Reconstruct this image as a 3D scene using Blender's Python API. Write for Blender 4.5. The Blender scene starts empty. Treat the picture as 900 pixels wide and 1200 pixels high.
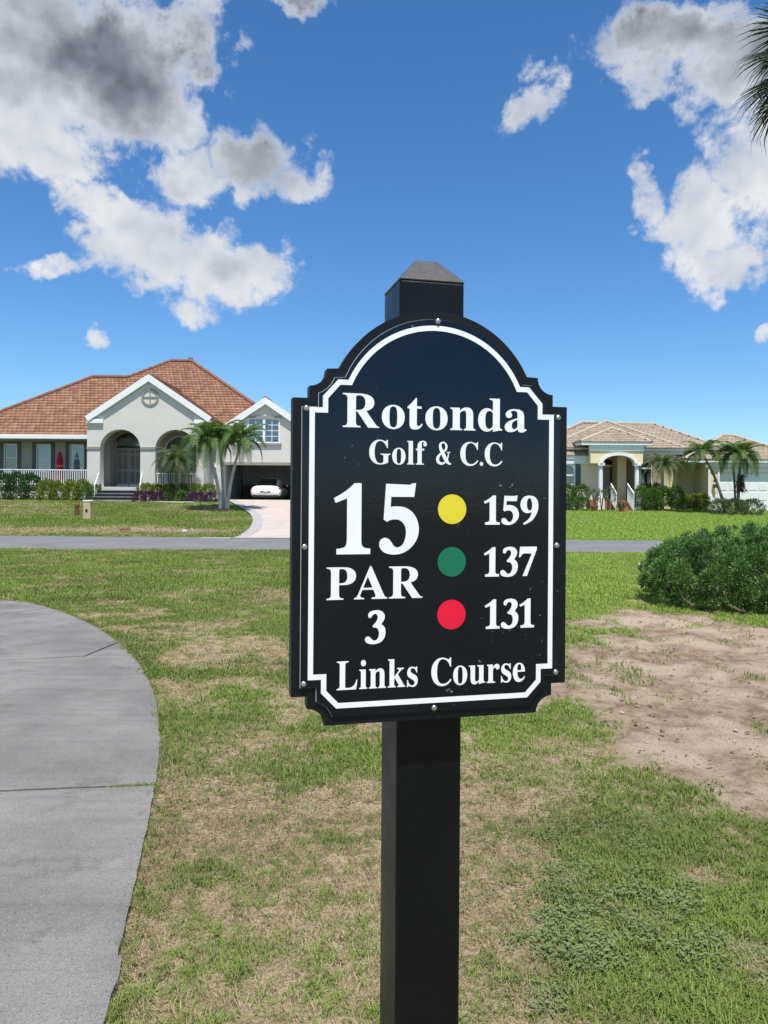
import bpy, math, random
import numpy as np
from math import radians as R, sin, cos, pi, atan2, hypot
from mathutils import Vector, Matrix
from mathutils.geometry import tessellate_polygon
random.seed(7); rng = np.random.default_rng(11)
S = bpy.context.scene
C = S.collection

# ------------------------------------------------------------------ camera
FPX, RHO, EYE = 900.0, 0.007, 1.5            # focal length in pixels of the 900x1200 photograph, camera roll, eye height
cd = bpy.data.cameras.new('camera'); cam = bpy.data.objects.new('camera', cd); C.objects.link(cam)
cd.sensor_width = 36; cd.lens = 36 * FPX / 1200; cd.shift_y = -20 / 1200
cd.clip_start = .05; cd.clip_end = 6000
cam.location = (0, 0, EYE); cam.rotation_euler = (R(90), -RHO, 0)
S.camera = cam

# ------------------------------------------------------------------ sky, sun, exposure
SUN_EL, SUN_AZ = R(70), R(168)                # azimuth clockwise from +Y (the viewing direction)
sun = bpy.data.lights.new('sun', 'SUN'); sun.energy = 3.0; sun.angle = R(1.0); sun.color = (1, .95, .87)
so = bpy.data.objects.new('sun', sun); C.objects.link(so)
sd = Vector((sin(SUN_AZ)*cos(SUN_EL), cos(SUN_AZ)*cos(SUN_EL), sin(SUN_EL)))
so.rotation_euler = sd.to_track_quat('Z', 'Y').to_euler(); so.location = sd * 60
S.view_settings.view_transform = 'Standard'; S.view_settings.look = 'None'
S.view_settings.exposure = 1.08; S.view_settings.gamma = 1; S.view_settings.use_curve_mapping = False

def node(nt, t, **kw):
    n = nt.nodes.new(t)
    for k, v in kw.items(): setattr(n, k, v)
    return n
def lk(nt, a, b): nt.links.new(a, b)
def mth(nt, op, a, b=None, c=None, clamp=False):
    n = node(nt, 'ShaderNodeMath', operation=op, use_clamp=clamp)
    for i, x in enumerate((a, b, c)):
        if x is None: continue
        if hasattr(x, 'is_linked'): lk(nt, x, n.inputs[i])
        else: n.inputs[i].default_value = x
    return n.outputs[0]
def vmth(nt, op, a, b=None):
    n = node(nt, 'ShaderNodeVectorMath', operation=op)
    for i, x in enumerate((a, b)):
        if x is None: continue
        if hasattr(x, 'is_linked'): lk(nt, x, n.inputs[i])
        elif isinstance(x, (int, float)): n.inputs[3].default_value = x
        else: n.inputs[i].default_value = x
    return n.outputs['Value'] if op in ('LENGTH', 'DOT_PRODUCT', 'DISTANCE') else n.outputs[0]
def mixc(nt, f, a, b, blend='MIX'):
    n = node(nt, 'ShaderNodeMix', data_type='RGBA', blend_type=blend)
    for s, x in ((n.inputs[0], f), (n.inputs[6], a), (n.inputs[7], b)):
        if hasattr(x, 'is_linked'): lk(nt, x, s)
        elif isinstance(x, (int, float)): s.default_value = x
        else: s.default_value = (*x[:3], 1)
    return n.outputs[2]
def ramp(nt, x, stops, interp='LINEAR'):
    n = node(nt, 'ShaderNodeValToRGB'); n.color_ramp.interpolation = interp
    e = n.color_ramp.elements
    while len(e) < len(stops): e.new(.5)
    for el, (p, c) in zip(e, stops):
        el.position = p; el.color = (c, c, c, 1) if isinstance(c, (int, float)) else (*c, 1)
    lk(nt, x, n.inputs[0]); return n.outputs[0]
def smooth(nt, x, lo, hi, a=0., b=1.):
    n = node(nt, 'ShaderNodeMapRange', interpolation_type='SMOOTHSTEP')
    lk(nt, x, n.inputs[0])
    for i, v in enumerate((lo, hi, a, b)): n.inputs[1+i].default_value = v
    return n.outputs[0]
def noise(nt, vec, scale, detail=4, rough=.55, dist=0, dim='3D'):
    n = node(nt, 'ShaderNodeTexNoise', noise_dimensions=dim)
    if vec is not None: lk(nt, vec, n.inputs['Vector'])
    n.inputs['Scale'].default_value = scale; n.inputs['Detail'].default_value = detail
    n.inputs['Roughness'].default_value = rough; n.inputs['Distortion'].default_value = dist
    return n

W = bpy.data.worlds.new('World'); S.world = W; W.use_nodes = True
wt = W.node_tree; wt.nodes.clear()
wo = node(wt, 'ShaderNodeOutputWorld'); bg = node(wt, 'ShaderNodeBackground'); lk(wt, bg.outputs[0], wo.inputs[0])
bg.inputs[1].default_value = 0.085
sky = node(wt, 'ShaderNodeTexSky', sky_type='NISHITA', sun_disc=False)
sky.sun_elevation = SUN_EL; sky.sun_rotation = SUN_AZ; sky.air_density = 1.0; sky.dust_density = 0.0; sky.ozone_density = 3.0
# cumulus: lumps at fixed bearings and heights of the sky (azimuth, elevation), torn by noise
tc = node(wt, 'ShaderNodeTexCoord'); gen = tc.outputs['Generated']
sep = node(wt, 'ShaderNodeSeparateXYZ'); lk(wt, gen, sep.inputs[0])
az = mth(wt, 'ARCTAN2', sep.outputs[0], sep.outputs[1]); el = mth(wt, 'ARCSINE', sep.outputs[2])
comb = node(wt, 'ShaderNodeCombineXYZ'); lk(wt, az, comb.inputs[0]); lk(wt, el, comb.inputs[1])
n1 = noise(wt, gen, 9, 3, .62); n2 = noise(wt, gen, 30, 3.5, .66)
off = vmth(wt, 'SUBTRACT', n1.outputs['Color'], (.5, .5, .5)); off = vmth(wt, 'SCALE', off, .115)
off2 = vmth(wt, 'SUBTRACT', n2.outputs['Color'], (.5, .5, .5)); off2 = vmth(wt, 'SCALE', off2, .032)
P = vmth(wt, 'ADD', vmth(wt, 'ADD', comb.outputs[0], off), off2)
CLOUDS = [  # photo x, y, radius x, radius y, tilt, weight
 (35,50,150,110,0,1.15),(140,85,95,85,10,1.1),(225,45,34,62,-15,.85),(200,140,52,48,0,.95),(55,170,78,42,-8,.95),(20,120,80,80,0,1.05),
 (295,190,66,45,-4,1.0),(345,212,42,26,-12,.85),(215,208,62,34,5,.9),(262,165,30,26,0,.7),
 (105,238,56,32,28,.9),(165,285,78,48,18,1.05),(255,322,88,40,12,1.05),(205,362,38,28,0,.8),(62,322,48,13,-14,.75),(295,345,50,24,8,.85),
 (274,106,15,11,0,.62),(281,64,15,22,30,.5),(355,5,54,28,0,.9),(118,407,19,7,0,.6),
 (622,112,38,30,-28,.82),(650,92,28,16,-15,.6),
 (815,38,120,50,8,1.0),(772,82,56,28,-10,.8),(885,60,90,62,0,1.1),(874,205,46,70,0,.92),(815,262,58,54,20,.92),(757,225,20,44,-12,.78),(780,262,36,26,30,.85),(850,300,70,25,-6,.86),(920,165,60,76,0,.95),
 (820,338,18,14,0,.55),(888,380,22,10,-14,.62)]
dens = None
for (cx, cy, rx, ry, tilt, wgt) in CLOUDS:
    a_ = math.atan((cx-450)/FPX); e_ = math.atan((580-cy)/FPX*cos(a_)); e_ -= (cx-450)*RHO/FPX
    m = node(wt, 'ShaderNodeMapping', vector_type='TEXTURE'); lk(wt, P, m.inputs[0])
    m.inputs['Location'].default_value = (a_, e_, 0); m.inputs['Rotation'].default_value = (0, 0, R(-tilt))
    m.inputs['Scale'].default_value = (rx/FPX*cos(a_)**2*1.0, ry/FPX*cos(e_)**2*1.06, 1)
    l = vmth(wt, 'LENGTH', m.outputs[0])
    d = mth(wt, 'SUBTRACT', wgt, mth(wt, 'MULTIPLY', mth(wt, 'MULTIPLY', l, l), .62*wgt))
    dens = d if dens is None else mth(wt, 'MAXIMUM', dens, d)
# the rest of the sky carries the same kind of scattered cumulus
ng = noise(wt, vmth(wt, 'ADD', gen, off), 2.3, 3, .55)
gdens = mth(wt, 'MULTIPLY', mth(wt, 'SUBTRACT', ng.outputs[0], .5), 7.0)
awayx = smooth(wt, mth(wt, 'ABSOLUTE', az), .50, .72); awayy = smooth(wt, el, .62, .80)
gm = mth(wt, 'MAXIMUM', awayx, awayy); gm = mth(wt, 'MULTIPLY', gm, smooth(wt, el, .05, .2))
dens = mth(wt, 'MAXIMUM', dens, mth(wt, 'SUBTRACT', mth(wt, 'MULTIPLY', mth(wt, 'ADD', gdens, 2.), gm), 2.))
fine = noise(wt, gen, 21, 5.5, .66, .25); fine2 = noise(wt, gen, 95, 3.5, .65)
core = smooth(wt, dens, .55, 1.0, 1.0, .30)          # the hearts of the clouds hold together, their rims are torn
torn = mth(wt, 'ADD', dens, mth(wt, 'MULTIPLY', mth(wt, 'MULTIPLY', mth(wt, 'SUBTRACT', fine.outputs[0], .5), 2.0), core))
torn = mth(wt, 'ADD', torn, mth(wt, 'MULTIPLY', mth(wt, 'MULTIPLY', mth(wt, 'SUBTRACT', fine2.outputs[0], .5), .45), core))
alpha = smooth(wt, torn, .20, .86)
# soft relief of the heaps: rounded noise compared with the same noise a little higher up, towards the sun
warp = vmth(wt, 'ADD', gen, vmth(wt, 'SCALE', off2, .6)); up_d = Vector((sd.x*.35, sd.y*.35, 1)).normalized()
b0 = noise(wt, warp, 13, 2.5, .5).outputs[0]; b1 = noise(wt, vmth(wt, 'ADD', warp, tuple(up_d * .020)), 13, 2.5, .5).outputs[0]
relief = mth(wt, 'SUBTRACT', b0, b1)
n3 = noise(wt, vmth(wt, 'ADD', gen, off2), 6, 2, .5)
thick = smooth(wt, mth(wt, 'ADD', mth(wt, 'MULTIPLY', torn, .8), mth(wt, 'MULTIPLY', mth(wt, 'SUBTRACT', n3.outputs[0], .5), 1.2)), .45, 1.15)
lum = mth(wt, 'ADD', .90, mth(wt, 'MULTIPLY', relief, 1.0))
lum = mth(wt, 'SUBTRACT', lum, mth(wt, 'MULTIPLY', thick, .23))
hi = smooth(wt, el, .33, .52); lum = mth(wt, 'SUBTRACT', lum, mth(wt, 'MULTIPLY', hi, mth(wt, 'ADD', mth(wt, 'MULTIPLY', thick, .22), mth(wt, 'MULTIPLY', smooth(wt, torn, .35, .95), .25))))
lum = mth(wt, 'MAXIMUM', lum, .12)
CLOUD_GAIN = 4.8
ccol = vmth(wt, 'SCALE', ramp(wt, lum, [(0, (.0, .0, .0)), (.3, (.27, .30, .35)), (.75, (.76, .80, .87)), (1, (1, 1, 1))]), CLOUD_GAIN)
hs = node(wt, 'ShaderNodeHueSaturation'); hs.inputs['Saturation'].default_value = 1.12; lk(wt, mixc(wt, 1., sky.outputs[0], (.60,.725,.84), 'MULTIPLY'), hs.inputs['Color'])
lk(wt, mixc(wt, mth(wt, 'MULTIPLY', alpha, .97), hs.outputs[0], ccol), bg.inputs[0])
W.cycles.sampling_method = 'MANUAL'; W.cycles.sample_map_resolution = 512

# ------------------------------------------------------------------ helpers
def ray(u, v):
    du, up = u - 450, 580 - v
    return Vector(((du*cos(RHO) - up*sin(RHO))/FPX, 1, (du*sin(RHO) + up*cos(RHO))/FPX))
def at(u, v, D):
    r = ray(u, v) * D; return Vector((r.x, r.y, r.z + EYE))
def X(u, D, v=560): return at(u, v, D).x
def Z(v, D, u=450): return at(u, v, D).z

def empty(name, loc=(0, 0, 0), rz=0):
    o = bpy.data.objects.new(name, None); C.objects.link(o); o.location = loc; o.rotation_euler = (0, 0, rz)
    o.empty_display_size = .2; return o
def tag(o, label=None, cat=None, group=None, kind=None):
    if label: o['label'] = label
    if cat: o['category'] = cat
    if group: o['group'] = group
    if kind: o['kind'] = kind
    return o
def obj(name, me, parent=None, m=None, kind=None):
    o = bpy.data.objects.new(name, me); C.objects.link(o)
    if parent is not None:
        o.parent = parent
    if m is not None and not me.materials: me.materials.append(m)
    if kind: o['kind'] = kind
    return o
def mesh(name, v, f, m=None, sm=False):
    me = bpy.data.meshes.new(name); me.from_pydata([tuple(p) for p in v], [], f); me.update()
    if m: me.materials.append(m)
    if sm: me.polygons.foreach_set('use_smooth', [True]*len(me.polygons))
    return me
def mesh_np(name, V, F, m=None, attrs=None, sm=False):
    """F: (n,k) int array of equal faces; attrs: {name: per-vertex floats}"""
    V = np.asarray(V, np.float32); F = np.asarray(F, np.int32); n, k = F.shape
    me = bpy.data.meshes.new(name)
    me.vertices.add(len(V)); me.vertices.foreach_set('co', V.ravel())
    me.loops.add(n*k); me.loops.foreach_set('vertex_index', F.ravel())
    me.polygons.add(n); me.polygons.foreach_set('loop_start', np.arange(0, n*k, k, dtype=np.int32))
    me.polygons.foreach_set('loop_total', np.full(n, k, np.int32))
    if sm: me.polygons.foreach_set('use_smooth', np.ones(n, bool))
    for a, d in (attrs or {}).items():
        at_ = me.attributes.new(a, 'FLOAT', 'POINT'); at_.data.foreach_set('value', np.asarray(d, np.float32))
    me.update(calc_edges=True)
    if m: me.materials.append(m)
    return me
class MB:
    """collects shapes into one mesh, in the parent's coordinates"""
    def __init__(s): s.v = []; s.f = []
    def add(s, v, f):
        b = len(s.v); s.v += [tuple(p) for p in v]; s.f += [tuple(i+b for i in q) for q in f]; return s
    def box(s, x0, x1, y0, y1, z0, z1):
        return s.add([(x, y, z) for x in (x0, x1) for y in (y0, y1) for z in (z0, z1)],
                     [(0,1,3,2),(4,6,7,5),(0,4,5,1),(2,3,7,6),(0,2,6,4),(1,5,7,3)])
    def bar(s, a, b, w, h=None, up=(0,0,1)):
        a, b = Vector(a), Vector(b); h = h or w; d = (b-a).normalized(); r = d.cross(Vector(up))
        if r.length < 1e-4: r = d.cross(Vector((0,1,0)))
        r.normalize(); q = r.cross(d)
        vs = [p + r*(i*w/2) + q*(j*h/2) for p in (a, b) for i, j in ((-1,-1),(1,-1),(1,1),(-1,1))]
        return s.add(vs, [(0,1,2,3),(7,6,5,4),(0,4,5,1),(1,5,6,2),(2,6,7,3),(3,7,4,0)])
    def tube(s, pts, rad, n=8, cap=True):
        pts = [Vector(p) for p in pts]; rs = rad if hasattr(rad, '__len__') else [rad]*len(pts)
        b = len(s.v); prev = None
        for i, p in enumerate(pts):
            d = (pts[min(i+1, len(pts)-1)] - pts[max(i-1, 0)]).normalized()
            if prev is None: prev = Vector((1,0,0)) if abs(d.x) < .9 else Vector((0,1,0))
            r = (prev - d*prev.dot(d)).normalized(); prev = r; q = d.cross(r)
            for k in range(n):
                t = 2*pi*k/n; s.v.append(tuple(p + (r*cos(t) + q*sin(t))*rs[i]))
        for i in range(len(pts)-1):
            for k in range(n):
                s.f.append((b+i*n+k, b+i*n+(k+1)%n, b+(i+1)*n+(k+1)%n, b+(i+1)*n+k))
        if cap: s.f.append(tuple(b+k for k in range(n))[::-1]); s.f.append(tuple(b+(len(pts)-1)*n+k for k in range(n)))
        return s
    def cyl(s, c, r0, r1, z0, z1, n=16): return s.tube([(c[0], c[1], z0), (c[0], c[1], z1)], [r0, r1], n)
    def slab(s, loops, d0, d1, M):
        """polygon with holes (2D loops) extruded from depth d0 to d1 through the map M(a, b, depth)"""
        tri = tessellate_polygon([[Vector((a, b, 0)) for a, b in l] for l in loops]); flat = [p for l in loops for p in l]; n = len(flat)
        vs = [M(a, b, d0) for a, b in flat] + [M(a, b, d1) for a, b in flat]; fs = []
        for t in tri:
            (ax, ay), (bx, by), (cx, cy) = (flat[i] for i in t)
            t = tuple(t) if (bx-ax)*(cy-ay)-(by-ay)*(cx-ax) > 0 else tuple(t)[::-1]
            fs.append(t); fs.append(tuple(i+n for i in t[::-1]))
        o = 0
        for li, l in enumerate(loops):
            area = sum(l[i][0]*l[(i+1)%len(l)][1]-l[(i+1)%len(l)][0]*l[i][1] for i in range(len(l)))
            for i in range(len(l)):
                j = (i+1) % len(l); q = (o+i, o+i+n, o+j+n, o+j)
                fs.append(q[::-1] if (area > 0) == (li == 0) and area > 0 or (li > 0 and area < 0) else q)
            o += len(l)
        return s.add(vs, fs)
    def build(s, name, m, parent=None, sm=False, bev=0, kind=None, label=None):
        loc = Vector(parent_loc(parent)); me = mesh(name, [Vector(p)-loc for p in s.v], s.f, m, sm)
        o = obj(name, me, parent, kind=kind)
        if label: o['label'] = label
        if bev:
            b = o.modifiers.new('bevel', 'BEVEL'); b.width = bev; b.segments = 2; b.limit_method = 'ANGLE'
        return o
def parent_loc(p):
    l = Vector((0, 0, 0))
    while p is not None: l += p.location; p = p.parent
    return l
XZ = lambda a, b, d: (a, d, b)
def rect(x0, x1, z0, z1): return [(x0, z0), (x1, z0), (x1, z1), (x0, z1)]
def archloop(x0, x1, z0, zs, zt, n=14):
    c, r = (x0+x1)/2, (x1-x0)/2
    return [(x0, z0), (x1, z0)] + [(c + r*cos(pi*k/n), zs + (zt-zs)*sin(pi*k/n)) for k in range(n+1)]
def copy_tree(o, parent=None):
    c = o.copy(); C.objects.link(c); c.parent = parent
    for ch in list(o.children): copy_tree(ch, c)
    return c

# value noise for placing things on the ground
_T = rng.random((256, 256))
def vnoise(x, y, s):
    x = np.asarray(x, float)*s; y = np.asarray(y, float)*s
    xi, yi = np.floor(x).astype(int), np.floor(y).astype(int); fx, fy = x-xi, y-yi
    fx = fx*fx*(3-2*fx); fy = fy*fy*(3-2*fy); g = lambda i, j: _T[(i) % 256, (j) % 256]
    return (g(xi,yi)*(1-fx)+g(xi+1,yi)*fx)*(1-fy) + (g(xi,yi+1)*(1-fx)+g(xi+1,yi+1)*fx)*fy
def fbm(x, y, s, o=4):
    t = 0; a = .5; n = 0
    for k in range(o): t = t + a*vnoise(np.asarray(x)+17.3*k, np.asarray(y)-9.1*k, s*2**k); n += a; a *= .55
    return t/n
def sstep(x, a, b):
    t = np.clip((np.asarray(x, float)-a)/(b-a), 0, 1); return t*t*(3-2*t)
def sdist(x, y, poly):
    """signed distance to a polygon, negative inside"""
    x = np.asarray(x, float); y = np.asarray(y, float); best = np.full(x.shape, 1e9); ins = np.zeros(x.shape, bool); n = len(poly)
    for i in range(n):
        ax, ay = poly[i]; bx, by = poly[(i+1) % n]; ex, ey = bx-ax, by-ay
        t = np.clip(((x-ax)*ex+(y-ay)*ey)/(ex*ex+ey*ey+1e-12), 0, 1)
        best = np.minimum(best, np.hypot(x-ax-t*ex, y-ay-t*ey))
        c = ((ay > y) != (by > y)) & (x < (bx-ax)*(y-ay)/(by-ay+1e-12)+ax); ins ^= c
    return np.where(ins, -best, best)
ROAD0, ROAD1 = 20.3, 26.4
def gz(x, y):
    """height of the ground"""
    x = np.asarray(x, float); y = np.asarray(y, float)
    pad = 1.10 + (.78-1.10)*sstep(x, -3, 6)
    t = np.clip((y-ROAD1-.5)/(44.6-ROAD1-.5), 0, 1); t = .55*t + .45*t*t*(3-2*t)
    z = pad*t
    z = z + .035*(fbm(x, y, .35, 3)-.5)*sstep(np.abs(y-23.3), 3.1, 4.5)*(1-sstep(y, 41, 44))
    bush = .10*np.exp(-(((x-5.2)/2.6)**2+((y-10.8)/1.6)**2))
    return z + bush*(1-t)
def ground_at(u, v):
    r = ray(u, v); lo = None
    for k in range(1, 6000):
        D = 1 + k*.02
        if EYE + r.z*D < float(gz(r.x*D, D)): return Vector((r.x*D, D, float(gz(r.x*D, D))))
    return Vector((r.x*60, 60, 0))

# ------------------------------------------------------------------ materials
M = {}
def principled(name, col, rough=.6, spec=.5, metal=0, var=.12, vscale=6, bump=0, bscale=80, trans=0, coat=0):
    m = bpy.data.materials.new(name); m.use_nodes = True; nt = m.node_tree; b = nt.nodes['Principled BSDF']
    b.inputs['Roughness'].default_value = rough; b.inputs['Specular IOR Level'].default_value = spec; b.inputs['Metallic'].default_value = metal
    if coat: b.inputs['Coat Weight'].default_value = coat
    t = node(nt, 'ShaderNodeTexCoord'); n = noise(nt, t.outputs['Object'], vscale, 6, .6)
    lo = tuple(c*(1-var) for c in col); hi_ = tuple(min(1, c*(1+var)) for c in col)
    lk(nt, ramp(nt, n.outputs[0], [(.28, lo), (.72, hi_)]), b.inputs['Base Color'])
    if bump:
        n2 = noise(nt, t.outputs['Object'], bscale, 4, .6); bp = node(nt, 'ShaderNodeBump'); bp.inputs['Strength'].default_value = bump
        bp.inputs['Distance'].default_value = .01; lk(nt, n2.outputs[0], bp.inputs['Height']); lk(nt, bp.outputs[0], b.inputs['Normal'])
    M[name] = m; return m
def leafmat(name, stops, rough=.5, trans=.35, attr='tint', atype='GEOMETRY', spec=.3):
    m = bpy.data.materials.new(name); m.use_nodes = True; nt = m.node_tree; b = nt.nodes['Principled BSDF']; out = nt.nodes['Material Output']
    a = node(nt, 'ShaderNodeAttribute', attribute_name=attr, attribute_type=atype)
    col = ramp(nt, a.outputs['Fac'], stops); lk(nt, col, b.inputs['Base Color'])
    b.inputs['Roughness'].default_value = rough; b.inputs['Specular IOR Level'].default_value = spec
    if trans:
        tr = node(nt, 'ShaderNodeBsdfTranslucent'); lk(nt, mixc(nt, 1., col, (1.0, 1.05, .55), 'MULTIPLY'), tr.inputs[0])
        mx = node(nt, 'ShaderNodeMixShader'); mx.inputs[0].default_value = trans
        lk(nt, b.outputs[0], mx.inputs[1]); lk(nt, tr.outputs[0], mx.inputs[2]); lk(nt, mx.outputs[0], out.inputs[0])
    M[name] = m; return m
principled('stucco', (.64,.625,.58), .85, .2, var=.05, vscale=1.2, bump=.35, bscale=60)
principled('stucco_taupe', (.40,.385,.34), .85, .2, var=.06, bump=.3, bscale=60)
principled('stucco_yellow', (.84,.73,.47), .85, .2, var=.05, vscale=1.5, bump=.3, bscale=60)
principled('trim_white', (.84,.85,.85), .5, .4, var=.04, vscale=3)
principled('trim_taupe', (.30,.285,.25), .6, .3, var=.06)
principled('shutter', (.10,.105,.10), .5, .4, var=.1)
principled('dark_frame', (.035,.037,.04), .4, .5)
principled('door_taupe', (.36,.35,.32), .5, .4, var=.05)
principled('door_panel', (.20,.20,.19), .5, .4, var=.06)
principled('step_dark', (.11,.105,.11), .8, .3, var=.2, bump=.3)
principled('step_tread', (.30,.29,.28), .8, .3, var=.15, bump=.3)
principled('porch_floor', (.42,.40,.37), .8, .3, bump=.2)
principled('garage_inside', (.48,.52,.55), .8, .3, var=.15, vscale=1)
principled('garage_floor', (.34,.33,.32), .6, .4, var=.2, vscale=2)
principled('blind_and_sky', (.74,.80,.82), .7, .3, var=.12, vscale=5)  # window blinds, and the painted sky reflections in the arched panes
principled('dark_room', (.018,.02,.022), .5, .5)
principled('brick_step', (.33,.15,.10), .85, .2, var=.25, vscale=12)
principled('terracotta', (.36,.13,.08), .8, .2, var=.2)
principled('car_paint', (.88,.88,.87), .25, .5, var=.02, coat=.6)
principled('rubber', (.025,.025,.026), .8, .3)
principled('car_glass', (.012,.014,.016), .06, .6)
principled('tail_red', (.35,.01,.015), .2, .6)
principled('rim_metal', (.45,.46,.47), .35, .5, metal=.8)
principled('red_cloth', (.50,.02,.05), .75, .2, var=.2, vscale=9)
principled('orange_cloth', (.75,.28,.10), .75, .2)
principled('pedestal_tan', (.52,.42,.25), .6, .4, var=.08)
principled('pedestal_lid', (.66,.62,.52), .55, .4, var=.06)
principled('rust_post', (.17,.07,.045), .8, .2, var=.25, vscale=14)
principled('mulch', (.05,.035,.028), .95, .1, var=.5, vscale=14, bump=1, bscale=40)
principled('palm_trunk', (.42,.40,.36), .85, .2, var=.2, vscale=5, bump=.5, bscale=30)
principled('palm_trunk_brown', (.20,.16,.12), .9, .2, var=.3, vscale=8, bump=.7, bscale=30)
principled('palm_boot', (.10,.065,.04), .95, .1, var=.4, vscale=16)
principled('crownshaft', (.22,.27,.12), .6, .3, var=.15)
principled('stem_wood', (.13,.10,.075), .9, .2, var=.3, vscale=20, bump=.5)
principled('steel', (.55,.55,.54), .35, .5, metal=1, var=.1, vscale=60)
principled('white_plastic', (.75,.75,.73), .5, .4, var=.05)
principled('lamp_black', (.03,.03,.03), .5, .5)
principled('lamp_glass', (.75,.75,.70), .3, .5)
def glassmat():
    m = bpy.data.materials.new('window_glass'); m.use_nodes = True; nt = m.node_tree; nt.nodes.remove(nt.nodes['Principled BSDF'])
    t = node(nt, 'ShaderNodeBsdfTransparent'); t.inputs[0].default_value = (.82,.88,.88,1); g = node(nt, 'ShaderNodeBsdfGlossy'); g.inputs['Roughness'].default_value = .03
    f = node(nt, 'ShaderNodeFresnel'); f.inputs[0].default_value = 1.6
    tcn = node(nt, 'ShaderNodeTexCoord'); nz = noise(nt, tcn.outputs['Object'], 1.3, 2); bp = node(nt, 'ShaderNodeBump'); bp.inputs['Strength'].default_value = .05
    lk(nt, nz.outputs[0], bp.inputs['Height']); lk(nt, bp.outputs[0], g.inputs['Normal'])
    mx = node(nt, 'ShaderNodeMixShader'); lk(nt, mth(nt, 'ADD', f.outputs[0], .06), mx.inputs[0]); lk(nt, t.outputs[0], mx.inputs[1]); lk(nt, g.outputs[0], mx.inputs[2])
    lk(nt, mx.outputs[0], nt.nodes['Material Output'].inputs[0]); M['glass'] = m
glassmat()
def tilemat(name, stops, rough=.8):
    m = bpy.data.materials.new(name); m.use_nodes = True; nt = m.node_tree; b = nt.nodes['Principled BSDF']
    a = node(nt, 'ShaderNodeAttribute', attribute_name='tint'); t = node(nt, 'ShaderNodeTexCoord')
    n = noise(nt, t.outputs['Object'], 1.1, 6, .65)
    f = mth(nt, 'ADD', mth(nt, 'ADD', .2, mth(nt, 'MULTIPLY', a.outputs['Fac'], .6)), mth(nt, 'MULTIPLY', mth(nt, 'SUBTRACT', n.outputs[0], .5), .45))
    lk(nt, ramp(nt, f, stops), b.inputs['Base Color']); b.inputs['Roughness'].default_value = rough; b.inputs['Specular IOR Level'].default_value = .25
    M[name] = m; return m
tilemat('tile_red', [(0, (.155,.078,.050)), (.35, (.25,.124,.076)), (.7, (.305,.160,.102)), (1, (.38,.235,.16))])
tilemat('tile_beige', [(0, (.22,.175,.132)), (.4, (.30,.243,.185)), (.75, (.35,.288,.222)), (1, (.41,.35,.28))])
principled('ridge_red', (.21,.105,.075), .8, .2, var=.25, vscale=3)
principled('ridge_beige', (.40,.335,.275), .8, .2, var=.15, vscale=3)
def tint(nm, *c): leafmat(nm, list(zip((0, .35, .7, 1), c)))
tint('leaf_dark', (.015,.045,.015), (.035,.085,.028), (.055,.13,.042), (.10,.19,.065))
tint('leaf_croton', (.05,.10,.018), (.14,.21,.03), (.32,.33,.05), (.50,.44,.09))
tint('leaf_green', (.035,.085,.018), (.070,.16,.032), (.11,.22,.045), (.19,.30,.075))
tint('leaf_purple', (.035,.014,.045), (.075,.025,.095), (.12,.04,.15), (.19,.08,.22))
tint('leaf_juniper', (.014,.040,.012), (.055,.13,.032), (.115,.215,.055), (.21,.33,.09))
for n_ in M['leaf_juniper'].node_tree.nodes:
    if n_.type == 'MIX_SHADER': n_.inputs[0].default_value = .15
tint('leaf_palm', (.028,.065,.015), (.058,.120,.028), (.098,.175,.042), (.15,.235,.065))
tint('leaf_date', (.045,.08,.03), (.085,.14,.055), (.13,.19,.08), (.26,.20,.09))
tint('leaf_sabal', (.012,.022,.012), (.022,.040,.018), (.035,.060,.026), (.06,.085,.04))
tint('leaf_mixed', (.05,.08,.03), (.10,.15,.06), (.17,.21,.11), (.28,.30,.19))

# ------------------------------------------------------------------ ground
def gp(u, v): p = ground_at(u, v); return (p.x, p.y)
PATH_EDGE = [gp(*p) for p in [(124,1200),(138,1130),(152,1070),(165,1010),(176,955),(184,910),(186.5,862),(181,818),(166,786),(142,758),(100,731),(50,712.5),(0,705)]]
_p0, _p1 = PATH_EDGE[0], PATH_EDGE[1]; _q0, _q1 = PATH_EDGE[-2], PATH_EDGE[-1]
PATH_EDGE = [(_p0[0]+(_p0[0]-_p1[0])*5.5, _p0[1]+(_p0[1]-_p1[1])*9)] + PATH_EDGE + [(_q1[0]-2.2, _q1[1]+.42), (_q1[0]-5, _q1[1]+.7)]
def catmull(pts, n=6):
    out = []
    for i in range(len(pts)-1):
        p0, p1, p2, p3 = (np.array(pts[max(0, min(len(pts)-1, i+k))]) for k in (-1, 0, 1, 2))
        for k in range(n):
            t = k/n; out.append(tuple(.5*((2*p1)+(-p0+p2)*t+(2*p0-5*p1+4*p2-p3)*t*t+(-p0+3*p1-3*p2+p3)*t**3)))
    return out + [tuple(pts[-1])]
PE = catmull(PATH_EDGE, 6)
def offset(pts, d):
    o = []
    for i in range(len(pts)):
        a = np.array(pts[max(i-1, 0)]); b = np.array(pts[min(i+1, len(pts)-1)]); t = (b-a)/np.linalg.norm(b-a)
        o.append((pts[i][0]-t[1]*d, pts[i][1]+t[0]*d))
    return o
PL = offset(PE, 2.45)                        # left edge of the cart path
PATH_POLY = PE + PL[::-1]
DIRT = [gp(*p) for p in [(600,752),(680,722),(742,702),(800,716),(900,730),(1010,742),(1010,1120),(900,1035),(858,990),(800,948),(748,898),(690,852),(640,838),(600,815)]]
DIRT2 = [gp(*p) for p in [(735,690),(900,722),(1100,730),(1100,660),(760,660)]]
DRY_SPOTS = [gp(*p) for p in [(240,690),(300,760),(215,742),(330,700),(560,900),(620,940),(580,1010),(320,1020),(250,980),(170,1140),(560,1180),(640,900),(270,880)]]
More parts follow.
